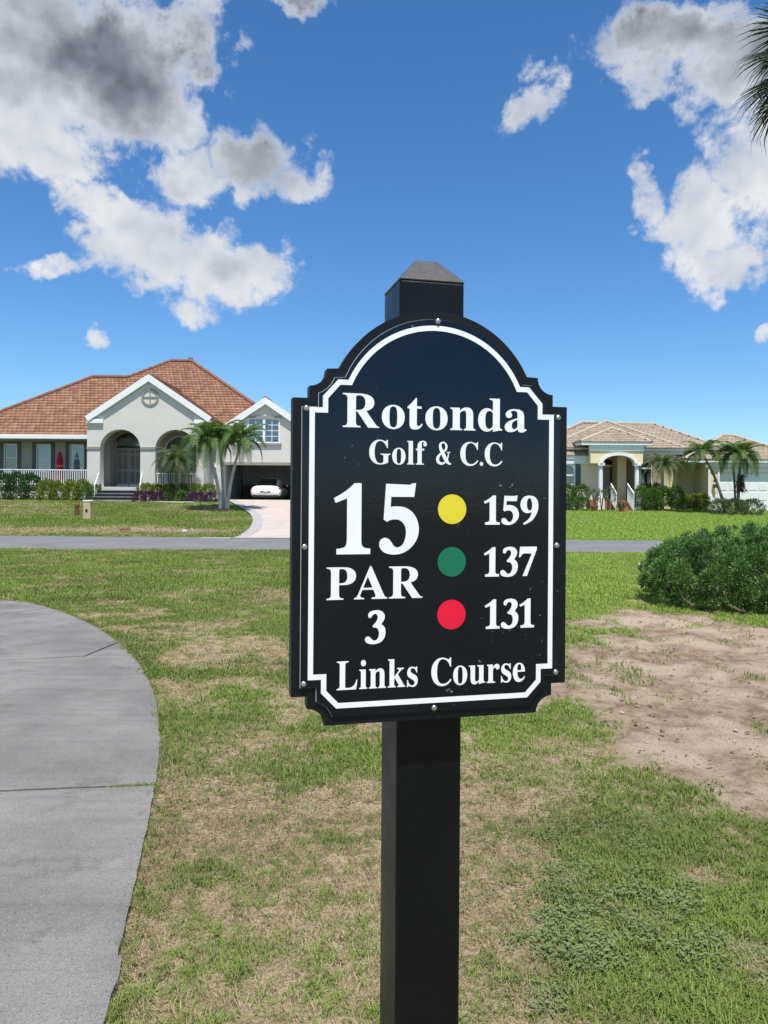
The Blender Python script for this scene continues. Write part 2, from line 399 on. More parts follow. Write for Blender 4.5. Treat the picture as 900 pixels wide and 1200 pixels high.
def cover(x, y):
    """bare soil 0..1, green 0..1 of the near ground"""
    n = fbm(x, y, 1.1, 4); n2 = fbm(x+40, y+7, 3.3, 3)
    d = np.minimum(sdist(x, y, DIRT), sdist(x, y, DIRT2)+.05)
    bare = 1 - sstep(d + (n-.5)*2.1 + (n2-.5)*1.1, -.62, .42)
    g = sstep(fbm(x, y, 1.1, 4)*.5 + fbm(x+9, y-5, 3.6, 3)*.5, .38, .60)
    dry = np.zeros_like(g)
    for (a, b) in DRY_SPOTS: dry = np.maximum(dry, np.exp(-(((x-a)/(.18+.05*b))**2+((y-b)/(.22+.07*b))**2))*.75)
    # band of thin dry turf along the path, lush turf towards the road on the right, fair turf on the left
    lush = sstep(x, .8, 2.2)*sstep(y, 7.3, 9.2) + sstep(y, 10.5, 13)*(.30+.3*sstep(n, .4, .6)) + .5*sstep(x, .9, 1.4)*(1-sstep(y, 2.6, 3.2))
    g = np.clip(g*(1-dry) + lush, 0, 1)
    far = (y > ROAD1)
    left = sstep(-x, -3, 2)
    gf = 1 - left*.55*sstep(fbm(x*.6, y, .5, 4), .40, .62) - left*.55*np.exp(-((y-29.2)/1.1)**2)*sstep(fbm(x, y, .22, 3), .38, .55)
    return np.where(far, 0, bare), np.where(far, np.clip(gf, 0, 1), g)
def axis(*segs):
    a = []
    for (s, e, st) in segs: a += list(np.arange(s, e, st))
    return np.array(a)
gx = np.concatenate([-np.geomspace(3000, 45, 14), axis((-42, -12, 1.0), (-12, -4, .35), (-4, 6.5, .055), (6.5, 14, .3), (14, 42, 1.0)), np.geomspace(45, 3000, 14)])
gy = np.concatenate([-np.geomspace(600, 6, 8), axis((-4, 1.4, .4), (1.4, 7, .05), (7, 12, .09), (12, 20, .25), (20, 50, .45)), np.geomspace(52, 5000, 18)])
GX, GY = np.meshgrid(gx, gy); fx_, fy_ = GX.ravel(), GY.ravel()
bare, green = cover(fx_, fy_)
near = (1-sstep(fy_, 12, 18))*(1-sstep(np.abs(fx_-1), 5, 9))
zz = gz(fx_, fy_) + near*(.030*(fbm(fx_, fy_, 5, 4)-.5) + bare*.075*(fbm(fx_+3, fy_, 6, 4)-.5))
pd = sdist(fx_, fy_, PATH_POLY)
zz = np.where(pd < .12, np.minimum(zz, -.012), zz); zz = np.where((fy_ > ROAD0-.25) & (fy_ < ROAD1+.25), -.02, zz)
nx, ny = len(gx), len(gy); ii = np.arange(nx*ny).reshape(ny, nx)
GF = np.stack([ii[:-1,:-1], ii[:-1,1:], ii[1:,1:], ii[1:,:-1]], -1).reshape(-1, 4)
m = bpy.data.materials.new('turf_soil'); m.use_nodes = True; nt = m.node_tree; b = nt.nodes['Principled BSDF']
t = node(nt, 'ShaderNodeTexCoord').outputs['Object']; ab = node(nt, 'ShaderNodeAttribute', attribute_name='bare').outputs['Fac']; ag = node(nt, 'ShaderNodeAttribute', attribute_name='green').outputs['Fac']
s1 = noise(nt, t, 7, 8, .7).outputs[0]; s2 = noise(nt, t, 55, 6, .7).outputs[0]; s3 = noise(nt, t, 1.6, 5, .6).outputs[0]
soil = mixc(nt, smooth(nt, s1, .38, .62), (.205,.145,.10), (.35,.27,.20)); soil = mixc(nt, smooth(nt, s3, .42, .62), soil, (.43,.345,.265)); soil = mixc(nt, smooth(nt, s2, .52, .72), soil, (.10,.066,.044))
thatch = mixc(nt, smooth(nt, s2, .36, .62), (.20,.145,.083), (.48,.385,.25)); thatch = mixc(nt, smooth(nt, s1, .50, .70), thatch, (.15,.12,.05))
grs = mixc(nt, smooth(nt, s2, .35, .65), (.07,.11,.022), (.15,.22,.05))
c = mixc(nt, ag, thatch, mixc(nt, .55, thatch, grs)); farg = node(nt, 'ShaderNodeAttribute', attribute_name='far').outputs['Fac']
c = mixc(nt, mth(nt, 'MULTIPLY', farg, ag), c, grs); c = mixc(nt, ab, c, soil); lk(nt, c, b.inputs['Base Color'])
b.inputs['Roughness'].default_value = .95; b.inputs['Specular IOR Level'].default_value = .15
bp = node(nt, 'ShaderNodeBump'); bp.inputs['Strength'].default_value = 1.0; bp.inputs['Distance'].default_value = .035
lk(nt, mth(nt, 'ADD', s1, mth(nt, 'MULTIPLY', s2, .6)), bp.inputs['Height']); lk(nt, bp.outputs[0], b.inputs['Normal'])
tag(obj('ground', mesh_np('ground', np.stack([fx_, fy_, zz], 1), GF, m, {'bare': bare, 'green': green, 'far': sstep(fy_, 26, 27)}, sm=True)), kind='structure')

# road
principled('asphalt', (.165,.167,.172), .9, .2, var=.14, vscale=.8, bump=.5, bscale=120)
rx = np.linspace(-300, 300, 121); v = []; f = []
for i, x in enumerate(rx):
    w = .05*sin(x*1.7)+.04*sin(x*4.1+1); v += [(x, ROAD0+w, .0), (x, 23.3, .05), (x, ROAD1+w*.6, .0)]
    if i: k = 3*i; f += [(k-3, k, k+1, k-2), (k-2, k+1, k+2, k-1)]
tag(obj('road', mesh('road', v, f, M['asphalt'])), kind='structure')

# cart path: poured concrete slabs with open joints
m = bpy.data.materials.new('path_concrete'); m.use_nodes = True; nt = m.node_tree; b = nt.nodes['Principled BSDF']; t = node(nt, 'ShaderNodeTexCoord').outputs['Object']
a1 = noise(nt, t, 1.3, 6, .6).outputs[0]; a2 = noise(nt, t, 210, 3, .7).outputs[0]; a3 = noise(nt, t, 150, 3, .6).outputs[0]
mp = node(nt, 'ShaderNodeMapping'); mp.inputs['Scale'].default_value = (1.2, 14, 1); lk(nt, t, mp.inputs[0]); a4 = noise(nt, mp.outputs[0], 1, 4, .6).outputs[0]
c = mixc(nt, smooth(nt, a1, .3, .7), (.145,.138,.130), (.245,.235,.222)); c = mixc(nt, smooth(nt, a4, .45, .7, 0, .35), c, (.11,.11,.112)); c = mixc(nt, smooth(nt, noise(nt, t, 2.7, 7, .7).outputs[0], .52, .70, 0, .55), c, (.078,.074,.069))
c = mixc(nt, smooth(nt, a2, .52, .66, 0, .8), c, (.048,.048,.05)); c = mixc(nt, smooth(nt, a3, .56, .70, 0, .8), c, (.29,.29,.285)); lk(nt, c, b.inputs['Base Color'])
b.inputs['Roughness'].default_value = .85; b.inputs['Specular IOR Level'].default_value = .25
bp = node(nt, 'ShaderNodeBump'); bp.inputs['Strength'].default_value = .6; bp.inputs['Distance'].default_value = .004; lk(nt, mth(nt, 'ADD', a2, a3), bp.inputs['Height']); lk(nt, bp.outputs[0], b.inputs['Normal'])
M['path'] = m
proot = empty('cart_path', (-2, 4, 0)); tag(proot, 'curving grey concrete cart path at the left of the sign', kind='structure')
def cut(poly, a, n, keep):
    """clip a polygon by the line through a with normal n"""
    out = []; N = len(poly)
    for i in range(N):
        p, q = np.array(poly[i]), np.array(poly[(i+1) % N]); dp, dq = keep*np.dot(p-a, n), keep*np.dot(q-a, n)
        if dp >= 0: out.append(tuple(p))
        if dp*dq < 0: out.append(tuple(p + (q-p)*dp/(dp-dq)))
    return out
JOINTS = [((0,933.5),(185,924.5)), ((0,776),(152,769)), ((0,722),(52,715.5))]
jl = []
for (p, q) in JOINTS:
    a, b2 = np.array(gp(*p)), np.array(gp(*q)); d = (b2-a)/np.linalg.norm(b2-a); jl.append((a, np.array([-d[1], d[0]])))
def slabmesh(poly, name, zt=.022):
    # jagged, weathered edge: extra points along the outline
    o = []
    for i in range(len(poly)):
        p, q = np.array(poly[i]), np.array(poly[(i+1) % len(poly)]); k = max(1, int(np.linalg.norm(q-p)/.06)) if np.linalg.norm(q-p) < 4 else 40
        for j in range(k): o.append(tuple(p+(q-p)*j/k + (rng.random(2)-.5)*.007))
    mb = MB().slab([o], zt, -.07, lambda a, b, d: (a, b, d)); ob = mb.build(name, M['path'], proot); return ob
GAP = .011
rest = PATH_POLY
for k, (a, n) in enumerate(jl):
    s = cut(rest, a - n*GAP, n, -1); rest = cut(rest, a + n*GAP, n, 1)
    if k == 1:
        ca, cb = np.array(gp(96,772.5)), np.array(gp(146,752)); d = (cb-ca)/np.linalg.norm(cb-ca); corner = (ca, np.array([-d[1], d[0]]))
    slabmesh(s, 'concrete_slab') if k != 2 else None
    if k == 2:   # this bay has a cracked-off corner
        ca, n2_ = corner; chip = cut(s, ca - n2_*.008, n2_, -1); main_ = cut(s, ca + n2_*.008, n2_, 1)
        slabmesh(main_, 'concrete_slab'); slabmesh(chip, 'broken_corner', .018)
slabmesh(rest, 'concrete_slab')

# driveway of pavers
m = bpy.data.materials.new('pavers'); m.use_nodes = True; nt = m.node_tree; b = nt.nodes['Principled BSDF']; t = node(nt, 'ShaderNodeTexCoord').outputs['Object']
br = node(nt, 'ShaderNodeTexBrick'); lk(nt, t, br.inputs[0]); br.inputs['Color1'].default_value = (.40,.33,.30,1); br.inputs['Color2'].default_value = (.49,.43,.39,1); br.inputs['Mortar'].default_value = (.33,.28,.25,1)
br.inputs['Scale'].default_value = 1; br.inputs['Brick Width'].default_value = .24; br.inputs['Row Height'].default_value = .12; br.inputs['Mortar Size'].default_value = .008
n = noise(nt, t, .9, 5).outputs[0]; lk(nt, mixc(nt, smooth(nt, n, .35, .65, 0, .6), br.outputs[0], (.50,.42,.38)), b.inputs['Base Color']); b.inputs['Roughness'].default_value = .85; M['pavers'] = m
principled('paver_border', (.34,.33,.34), .85, .2, var=.12, vscale=5)
dl = [gp(*p) for p in [(266,588.6),(280,595),(291,602),(296,610),(294,618),(287,625.5),(268,631)]]; dl[0] = (X(262, 45.4), 45.45)
dl = catmull(dl, 5); dl.append((dl[-1][0]-.9, ROAD1-.12))
dr = [(X(360,45.4), 45.45), (-3.6, 42), (-2.6, 37), (-1.9, 33), (-1.2, 29.5), (.4, 27.2), (2.0, ROAD1-.12)]
def strip(name, A, B, mt, lift, n=10):
    k = max(len(A), len(B)); A = [A[int(round(i*(len(A)-1)/(k-1)))] for i in range(k)]; B = [B[int(round(i*(len(B)-1)/(k-1)))] for i in range(k)]
    v = []; f = []
    for i in range(k):
        for j in range(n+1):
            x = A[i][0]+(B[i][0]-A[i][0])*j/n; y = A[i][1]+(B[i][1]-A[i][1])*j/n; v.append((x, y, float(gz(x, y))+.008+lift*float(sstep(y, ROAD1+.1, ROAD1+1.6))))
            if i and j: q = i*(n+1)+j; f.append((q-n-2, q-n-1, q, q-1))
    return tag(obj(name, mesh(name, v, f, mt)), kind='structure')
drs = catmull(dr, 5)
strip('driveway', dl, drs, M['pavers'], .055)
strip('driveway_border', dl, offset(dl, -.42) if offset(dl, -.42)[10][0] > dl[10][0] else offset(dl, .42), M['paver_border'], .066, 3)
# narrow concrete walk at the foot of the front steps
principled('walk_concrete', (.50,.48,.45), .85, .2, var=.1)
wk0 = [(X(120,42.3), 42.25), (X(165,42.3), 42.25), (-11.5, 41.6), (-10.2, 41.8)]; wk1 = [(a, b+.75) for a, b in wk0]
strip('front_walk', catmull(wk0, 4), catmull(wk1, 4), M['walk_concrete'], .05, 4)
DRIVE_POLY = dl + drs[::-1]; WALK_POLY = catmull(wk0, 4) + catmull(wk1, 4)[::-1]

# ------------------------------------------------------------------ grass
tint_i = lambda nm, *c, tr=.35: leafmat(nm, list(zip((0, .35, .7, 1), c)), attr='tint', atype='INSTANCER', trans=tr, rough=.55)
tint_i('grass_blade', (.13,.16,.045), (.185,.24,.058), (.25,.335,.072), (.33,.46,.092))
tint_i('dry_blade', (.21,.155,.085), (.345,.268,.155), (.46,.37,.235), (.56,.465,.31), tr=.2)
tint_i('weed_leaf', (.10,.14,.05), (.145,.20,.078), (.20,.26,.11), (.25,.32,.15))
protos = bpy.data.collections.new('turf_prototypes')
def tuft(name, n, rad, ln, wd, lean, mt, flat=0, seed=0):
    g = np.random.default_rng(seed); V = []; F = []
    for i in range(n):
        a = g.random()*2*pi; r = rad*math.sqrt(g.random()); p = np.array([r*cos(a), r*sin(a), -.004])
        h = g.random()*2*pi; L = ln*(.55+.75*g.random()); le = lean*(.35+.9*g.random()); d = np.array([cos(h), sin(h), 0]); sd_ = np.array([-sin(h), cos(h), 0])*wd*(.7+.6*g.random())
        if flat: z1, z2, z3 = .25*L*g.random(), .22*L*g.random(), .12*L*g.random(); o1, o2, o3 = .33*L, .66*L, L
        else: o1, o2, o3 = le*.2*L, le*.55*L, le*L; z1, z2, z3 = .42*L, .78*L, L*(1-.35*le)
        b = len(V); up = np.array([0, 0, 1])
        V += [p-sd_, p+sd_, p+d*o1+up*z1+sd_*.95, p+d*o1+up*z1-sd_*.95, p+d*o2+up*z2+sd_*.6, p+d*o2+up*z2-sd_*.6, p+d*o3+up*z3]
        F += [(b, b+1, b+2, b+3), (b+3, b+2, b+4, b+5), (b+5, b+4, b+6, b+6)]
    me = mesh(name, V, [q if q[2] != q[3] else q[:3] for q in F], mt); o = bpy.data.objects.new(name, me); protos.objects.link(o); return o
def rosette(name, n, L, mt, seed):
    g = np.random.default_rng(seed); V = []; F = []
    for i in range(n):
        h = g.random()*2*pi; r = .05*math.sqrt(g.random()); p = np.array([r*cos(h*3), r*sin(h*3), .008+.025*g.random()]); l = L*(.6+.8*g.random()); d = np.array([cos(h), sin(h), .15+.5*g.random()]); s = np.array([-sin(h), cos(h), 0])*l*.28
        b = len(V); V += [p, p+d*l*.45+s, p+d*l-np.array([0,0,.3*l]), p+d*l*.45-s]; F += [(b, b+1, b+2), (b, b+2, b+3)]
    me = mesh(name, V, F, mt); o = bpy.data.objects.new(name, me); protos.objects.link(o)
G_, Y_, W_ = M['grass_blade'], M['dry_blade'], M['weed_leaf']
# names sort in the order of the index
tuft('a0', 15, .032, .029, .0015, .95, G_, seed=1); tuft('a1', 13, .030, .034, .0018, 1.15, G_, seed=2); tuft('a2', 17, .038, .024, .0014, 1.0, G_, seed=3)
tuft('a3', 14, .040, .045, .0010, .9, Y_, flat=1, seed=4); tuft('a4', 12, .035, .034, .0009, 1.0, Y_, seed=5); rosette('a5', 22, .014, W_, 6)
tuft('b0', 20, .065, .035, .0024, .8, G_, seed=7); tuft('b1', 18, .070, .048, .0024, .9, Y_, flat=1, seed=8)
tuft('c0', 36, .13, .042, .0040, .8, G_, seed=9); tuft('c1', 30, .13, .040, .0040, .9, Y_, seed=10)
tuft('d0', 64, .28, .045, .0075, .8, G_, seed=11); tuft('d1', 54, .28, .042, .0075, .8, Y_, seed=12)
IDX = {n: i for i, n in enumerate(sorted(o.name for o in protos.objects))}
pts, idx, tin, scl, rot = [], [], [], [], []
def scatter(y0, y1, dens, kinds, half, xoff=0., lift=0.):
    """kinds: (green index list, dry index list)"""
    area = (y1-y0)*2*half(y1); n = int(area*dens); y = y0+(y1-y0)*rng.random(n); x = xoff+(rng.random(n)*2-1)*half(y1)
    k = np.abs(x-xoff) < half(y); x, y = x[k], y[k]
    bare, green = cover(x, y); pdist = sdist(x, y, PATH_POLY); ok = pdist > .012+.03*(rng.random(len(x))-.35)
    if y1 > ROAD1: ok &= (sdist(x, y, DRIVE_POLY) > .1) & (sdist(x, y, WALK_POLY) > .05)
    ok &= rng.random(len(x)) > bare*.985
    isg = rng.random(len(x)) < .20 + .76*green
    ok &= isg | (rng.random(len(x)) < .55)
    x, y, isg, green = x[ok], y[ok], isg[ok], green[ok]; n = len(x)
    weed = (sstep(fbm(x+70, y, 2.2, 3), .50, .66)*.22*sstep(x, .15, .7)*(1-sstep(y, 3.1, 3.9)) > rng.random(n)) & (y < 5)
    i = np.where(isg, np.array(kinds[0])[rng.integers(0, len(kinds[0]), n)], np.array(kinds[1])[rng.integers(0, len(kinds[1]), n)])
    if y1 < 6: i = np.where(weed & isg, IDX['a5'], i)
    pts.append(np.stack([x, y, gz(x, y)+lift+.022*(fbm(x, y, 5, 4)-.5)*(y < 12)], 1)); idx.append(i)
    tt = .32 + .08*sstep(y, 8, 12) + .20*(weed & isg) + .55*(fbm(x+5, y+60, .9, 3)-.28) + .26*(rng.random(n)-.5) + .34*sstep(x, 1, 2.4)*sstep(y, 7, 9) + np.where(y > 26, .30*sstep(x, -2, 3)+.06, 0)
    tin.append(np.clip(tt, 0, 1)); scl.append((.65+.6*rng.random(n))*(.7+.45*np.where(isg, green, .6))); rot.append(rng.random(n)*2*pi)
I = lambda *a: [IDX[k] for k in a]
scatter(1.5, 3.6, 2700, (I('a0','a1','a2'), I('a3','a4','a3')), lambda y: .55*y+1.0)
scatter(3.6, 6.0, 1300, (I('a0','a1','a2','b0'), I('a3','a4','b1')), lambda y: .55*y+1.0)
scatter(6.0, 10.5, 520, (I('b0'), I('b1')), lambda y: .55*y+1.2)
scatter(10.5, ROAD0-.02, 150, (I('c0'), I('c1')), lambda y: .56*y+1.5)
scatter(ROAD1+.08, 46.2, 42, (I('d0'), I('d1')), lambda y: .58*y+1.5)
# ragged tufts that lean over the slab edges and grow in the joints
ex = []
for i in range(len(PE)-1):
    a, b2 = np.array(PE[i]), np.array(PE[i+1])
    if 1.5 < a[1] < 11:
        for k in range(int(np.linalg.norm(b2-a)*70)): ex.append(a+(b2-a)*rng.random()+(rng.random(2)-[.35,.5])*[.05,.03])
ja, jb = np.array(gp(122,928)), np.array(gp(184,925))
for k in range(150): ex.append(ja+(jb-ja)*(rng.random()**.8)+(rng.random(2)-.5)*[.0,.045])
ja, jb = np.array(gp(0,776)), np.array(gp(152,769.5))
for k in range(70): ex.append(ja+(jb-ja)*rng.random()+(rng.random(2)-.5)*[.0,.02])
ex = np.array(ex); n = len(ex); pts.append(np.column_stack([ex, np.full(n, .0)+.012*rng.random(n)])); idx.append(np.where(rng.random(n) < .6, IDX['a0'], IDX['a3'])); tin.append(.2+.5*rng.random(n)); scl.append(.5+.5*rng.random(n)); rot.append(rng.random(n)*6.28)
gtree = bpy.data.node_groups.new('turf', 'GeometryNodeTree'); gtree.interface.new_socket('Geometry', in_out='INPUT', socket_type='NodeSocketGeometry'); gtree.interface.new_socket('Geometry', in_out='OUTPUT', socket_type='NodeSocketGeometry')
gi = gtree.nodes.new('NodeGroupInput'); go = gtree.nodes.new('NodeGroupOutput'); ip = gtree.nodes.new('GeometryNodeInstanceOnPoints'); ci = gtree.nodes.new('GeometryNodeCollectionInfo')
ci.inputs['Collection'].default_value = protos; ci.inputs['Separate Children'].default_value = True; ci.inputs['Reset Children'].default_value = True
ip.inputs['Pick Instance'].default_value = True
def nattr(name, tp): a = gtree.nodes.new('GeometryNodeInputNamedAttribute'); a.data_type = tp; a.inputs['Name'].default_value = name; return a.outputs[0]
L_ = gtree.links.new
L_(gi.outputs[0], ip.inputs['Points']); L_(ci.outputs[0], ip.inputs['Instance']); L_(nattr('idx', 'INT'), ip.inputs['Instance Index'])
L_(nattr('rot', 'FLOAT_VECTOR'), ip.inputs['Rotation']); L_(nattr('scl', 'FLOAT'), ip.inputs['Scale']); L_(ip.outputs[0], go.inputs[0])
def instancer(name, label, cat, P, I_, T_, S_, R_):
    n = len(P); me = bpy.data.meshes.new(name); me.vertices.add(n); me.vertices.foreach_set('co', np.asarray(P, np.float32).ravel())
    for nm, tp, d in (('idx', 'INT', I_.astype(np.int32)), ('tint', 'FLOAT', T_.astype(np.float32)), ('scl', 'FLOAT', S_.astype(np.float32))):
        me.attributes.new(nm, tp, 'POINT').data.foreach_set('value', d)
    rv = np.zeros((n, 3), np.float32); rv[:, 2] = R_; rv[:, :2] = (rng.random((n, 2))-.5)*.35
    me.attributes.new('rot', 'FLOAT_VECTOR', 'POINT').data.foreach_set('vector', rv.ravel()); me.update()
    o = obj(name, me); md = o.modifiers.new('turf', 'NODES'); md.node_group = gtree; tag(o, label, cat, kind='stuff'); return o
PP, II, TT, SS, RR = (np.concatenate(a) for a in (pts, idx, tin, scl, rot))
nearm = PP[:, 1] < ROAD0
instancer('grass', 'patchy short green and dry grass between the path and the road', 'grass', PP[nearm], II[nearm], TT[nearm], SS[nearm], RR[nearm])
instancer('lawn_grass', 'mown green lawn grass between the road and the houses', 'grass', PP[~nearm], II[~nearm], TT[~nearm], SS[~nearm], RR[~nearm])
print('tufts', len(PP))

# loose litter on the bare soil: clods, chips and dead blades
v = []; f = []; tn = []
n = 3000; y = 3.0+8.0*rng.random(n)**1.2; x = .6+rng.random(n)*(.55*y+.8); bare, _ = cover(x, y); k = rng.random(n) < bare*.9+.02; x, y = x[k], y[k]
for i in range(len(x)):
    h = rng.random()*2*pi; L = (.005+.022*rng.random()**2); w = L*(.2+.6*rng.random()); c0 = np.array([x[i], y[i], float(gz(x[i], y[i]))+.004+.01*rng.random()])
    d = np.array([cos(h), sin(h), (rng.random()-.5)*.5])*L; s = np.array([-sin(h), cos(h), (rng.random()-.5)*.6])*w; b = len(v)
    v += [c0-d, c0+s, c0+d, c0-s, c0+np.array([0,0,w*.7])]; f += [(b, b+1, b+4), (b+1, b+2, b+4), (b+2, b+3, b+4), (b+3, b, b+4)]; tn += [rng.random()]*5
leafmat('litter', [(0, (.07,.045,.03)), (.5, (.15,.10,.065)), (.9, (.24,.175,.12)), (1, (.38,.31,.24))], trans=0, rough=.9)
tag(obj('soil_litter', mesh_np('soil_litter', v, f, M['litter'], {'tint': tn})), 'loose brown chips and dead blades on the bare soil', 'litter', kind='stuff')

# ------------------------------------------------------------------ the golf sign
PSI = R(13.43); SL = Vector((-.1229, 1.0285, 0)); SA = Vector((cos(PSI), sin(PSI), 0)); SN = Vector((sin(PSI), -cos(PSI), 0))  # SN faces the camera
def SM(a, b, d): return SL + SA*a + SN*d + Vector((0, 0, EYE+b))
def sgn(name, dark, rough, spec, bump=0, bs=300, coat=0):
    m = principled(name, dark, rough, spec, var=.25, vscale=9); nt = m.node_tree; b = nt.nodes['Principled BSDF']; t = node(nt, 'ShaderNodeTexCoord').outputs['Object']
    if bump:
        n = noise(nt, t, bs, 3, .6).outputs[0]; bp = node(nt, 'ShaderNodeBump'); bp.inputs['Strength'].default_value = bump; bp.inputs['Distance'].default_value = .001; lk(nt, n, bp.inputs['Height']); lk(nt, bp.outputs[0], b.inputs['Normal'])
    n = noise(nt, t, 5, 6, .65).outputs[0]; lk(nt, smooth(nt, n, .3, .7, rough*.75, rough*1.35), b.inputs['Roughness'])
    return m
sgn('sign_black', (.0045,.006,.009), .40, .28, .25, 500)
sgn('sign_face', (.0016,.0036,.011), .12, .42, .10, 210)
sgn('post_black', (.003,.0042,.0065), .34, .26, .30, 160)
# grime and bird spatter on the face
nt = M['sign_face'].node_tree; b = nt.nodes['Principled BSDF']; t = node(nt, 'ShaderNodeTexCoord').outputs['Object']
src = b.inputs['Base Color'].links[0].from_socket
sp = mth(nt, 'MULTIPLY', smooth(nt, noise(nt, t, 130, 3, .6).outputs[0], .66, .74), smooth(nt, noise(nt, t, 14, 3, .6).outputs[0], .57, .66))
lk(nt, mixc(nt, sp, mixc(nt, smooth(nt, noise(nt, t, 8, 6, .75).outputs[0], .5, .8, 0, .5), src, (.012,.015,.02)), (.26,.27,.27)), b.inputs['Base Color'])
principled('sign_white', (.90,.91,.92), .3, .5, var=.03, vscale=20)
principled('sign_rim', (.55,.56,.57), .4, .5)
principled('dot_yellow', (.78,.66,.03), .3, .5, var=.04, vscale=20); principled('dot_green', (.004,.165,.085), .3, .5, var=.05, vscale=20); principled('dot_red', (.80,.004,.045), .3, .5, var=.04, vscale=20)

def mirror(half):                              # half outline from bottom centre up the left side to the apex, mirrored about a = .2
    return half + [(.4-a, b) for a, b in half[::-1] if abs(a-.2) > 1e-6]
def outline(o):
    h = [(.2, -.313+o)]
    c = (.0218, -.313); r = .0238+o             # scooped corner
    h += [(c[0]+r*cos(t), c[1]+r*sin(t)) for t in np.linspace(math.asin(o/r) if o else 0, pi/2-(math.asin(o/r) if o else 0), 9)]
    h += [(.0218+o, -.272+o), (o, -.272+o), (o, .1300-o), (.0224+o, .1300-o)]
    c = (.0224, .1705); r = .0238+o
    h += [(c[0]+r*cos(t), c[1]+r*sin(t)) for t in np.linspace(-pi/2+(math.asin(o/r) if o else 0), -(math.asin(o/r) if o else 0), 9)]
    rad = .1518-o; cz = .2574-.1518; zs = .1715-o; ax = math.sqrt(rad**2-(zs-cz)**2)
    t0 = atan2(zs-cz, -ax)
    h += [(.2+rad*cos(t), cz+rad*sin(t)) for t in np.linspace(t0, pi/2, 26)]
    return mirror(h)
sign = empty('golf_sign', SM(.2, -EYE, -.07)); tag(sign, 'black arched golf hole sign with white lettering on a black square post', 'golf sign')
# post: square, chamfered top, standing in the ground behind the board
T = .024; PW = .0965
pc = at(506, 330, 1.0); d_ = -T-.002
a0 = (lambda u, v: (lambda r: (SN.dot(SM(0, 0, d_)-Vector((0,0,EYE)))/SN.dot(r)*r - SM(0,0,d_)+Vector((0,0,EYE))).dot(SA))(ray(u, v)))
pl_, pr_ = a0(468.4, 400), a0(544, 400); pcn = (pl_+pr_)/2; PW = pr_-pl_
def ring(w, z, dd=0): return [SM(pcn+i*w/2, z, d_-PW/2+j*w/2) for i, j in ((-1,-1),(1,-1),(1,1),(-1,1))]
zt = at(468.4, 326, (SM(pl_, 0, d_)).y).z - EYE
prof = [(PW, -EYE-.3), (PW, zt), (PW*.36, zt+.036)]
mb = MB(); rings = [ring(w, z) for w, z in prof[:2]]
mb.add(rings[0]+rings[1], [(0,1,5,4),(1,2,6,5),(2,3,7,6),(3,0,4,7),(0,3,2,1),(4,5,6,7)]); post = mb.build('post', M['post_black'], sign, bev=.004)
mb = MB(); principled('cap_grey', (.050,.050,.050), .5, .4, var=.15, vscale=30, bump=.08, bscale=120)
mb.add(ring(PW*1.004, zt-.001)+ring(PW*1.004, zt+.0015)+ring(PW*.36, zt+.037), [(0,1,5,4),(1,2,6,5),(2,3,7,6),(3,0,4,7),(4,5,9,8),(5,6,10,9),(6,7,11,10),(7,4,8,11),(8,9,10,11),(0,3,2,1)]); mb.build('post_cap', M['cap_grey'], post, bev=.0015)
board = MB().slab([outline(0)], 0, -T, SM).build('backing_board', M['sign_black'], sign, bev=.0022)
MB().slab([outline(.0117)], .0008, .0002, SM).build('rim', M['sign_rim'], board)
face = MB().slab([outline(.0123)], .0028, .0004, SM).build('sign_face', M['sign_face'], sign, bev=.0005)
def border(o):
    h = [(.2, -.286+o), (.0625+o*.41, -.286+o), (.0437+o, -.2665+o*.41), (.0437+o, -.246+o), (.0257+o, -.246+o), (.0257+o, .114-o), (.0437+o, .114-o), (.0437+o, .1315-o*.41), (.0625+o*.41, .1525-o)]
    r = .1335-o; cz = .233-.1335; zs = .1525-o; ax = math.sqrt(r*r-(zs-cz)**2); t0 = atan2(zs-cz, -ax)
    return mirror(h + [(.2+r*cos(t), cz+r*sin(t)) for t in np.linspace(t0, pi/2, 24)])
MB().slab([border(-.0036), border(.0036)], .00325, .0029, SM).build('border_line', M['sign_white'], face)
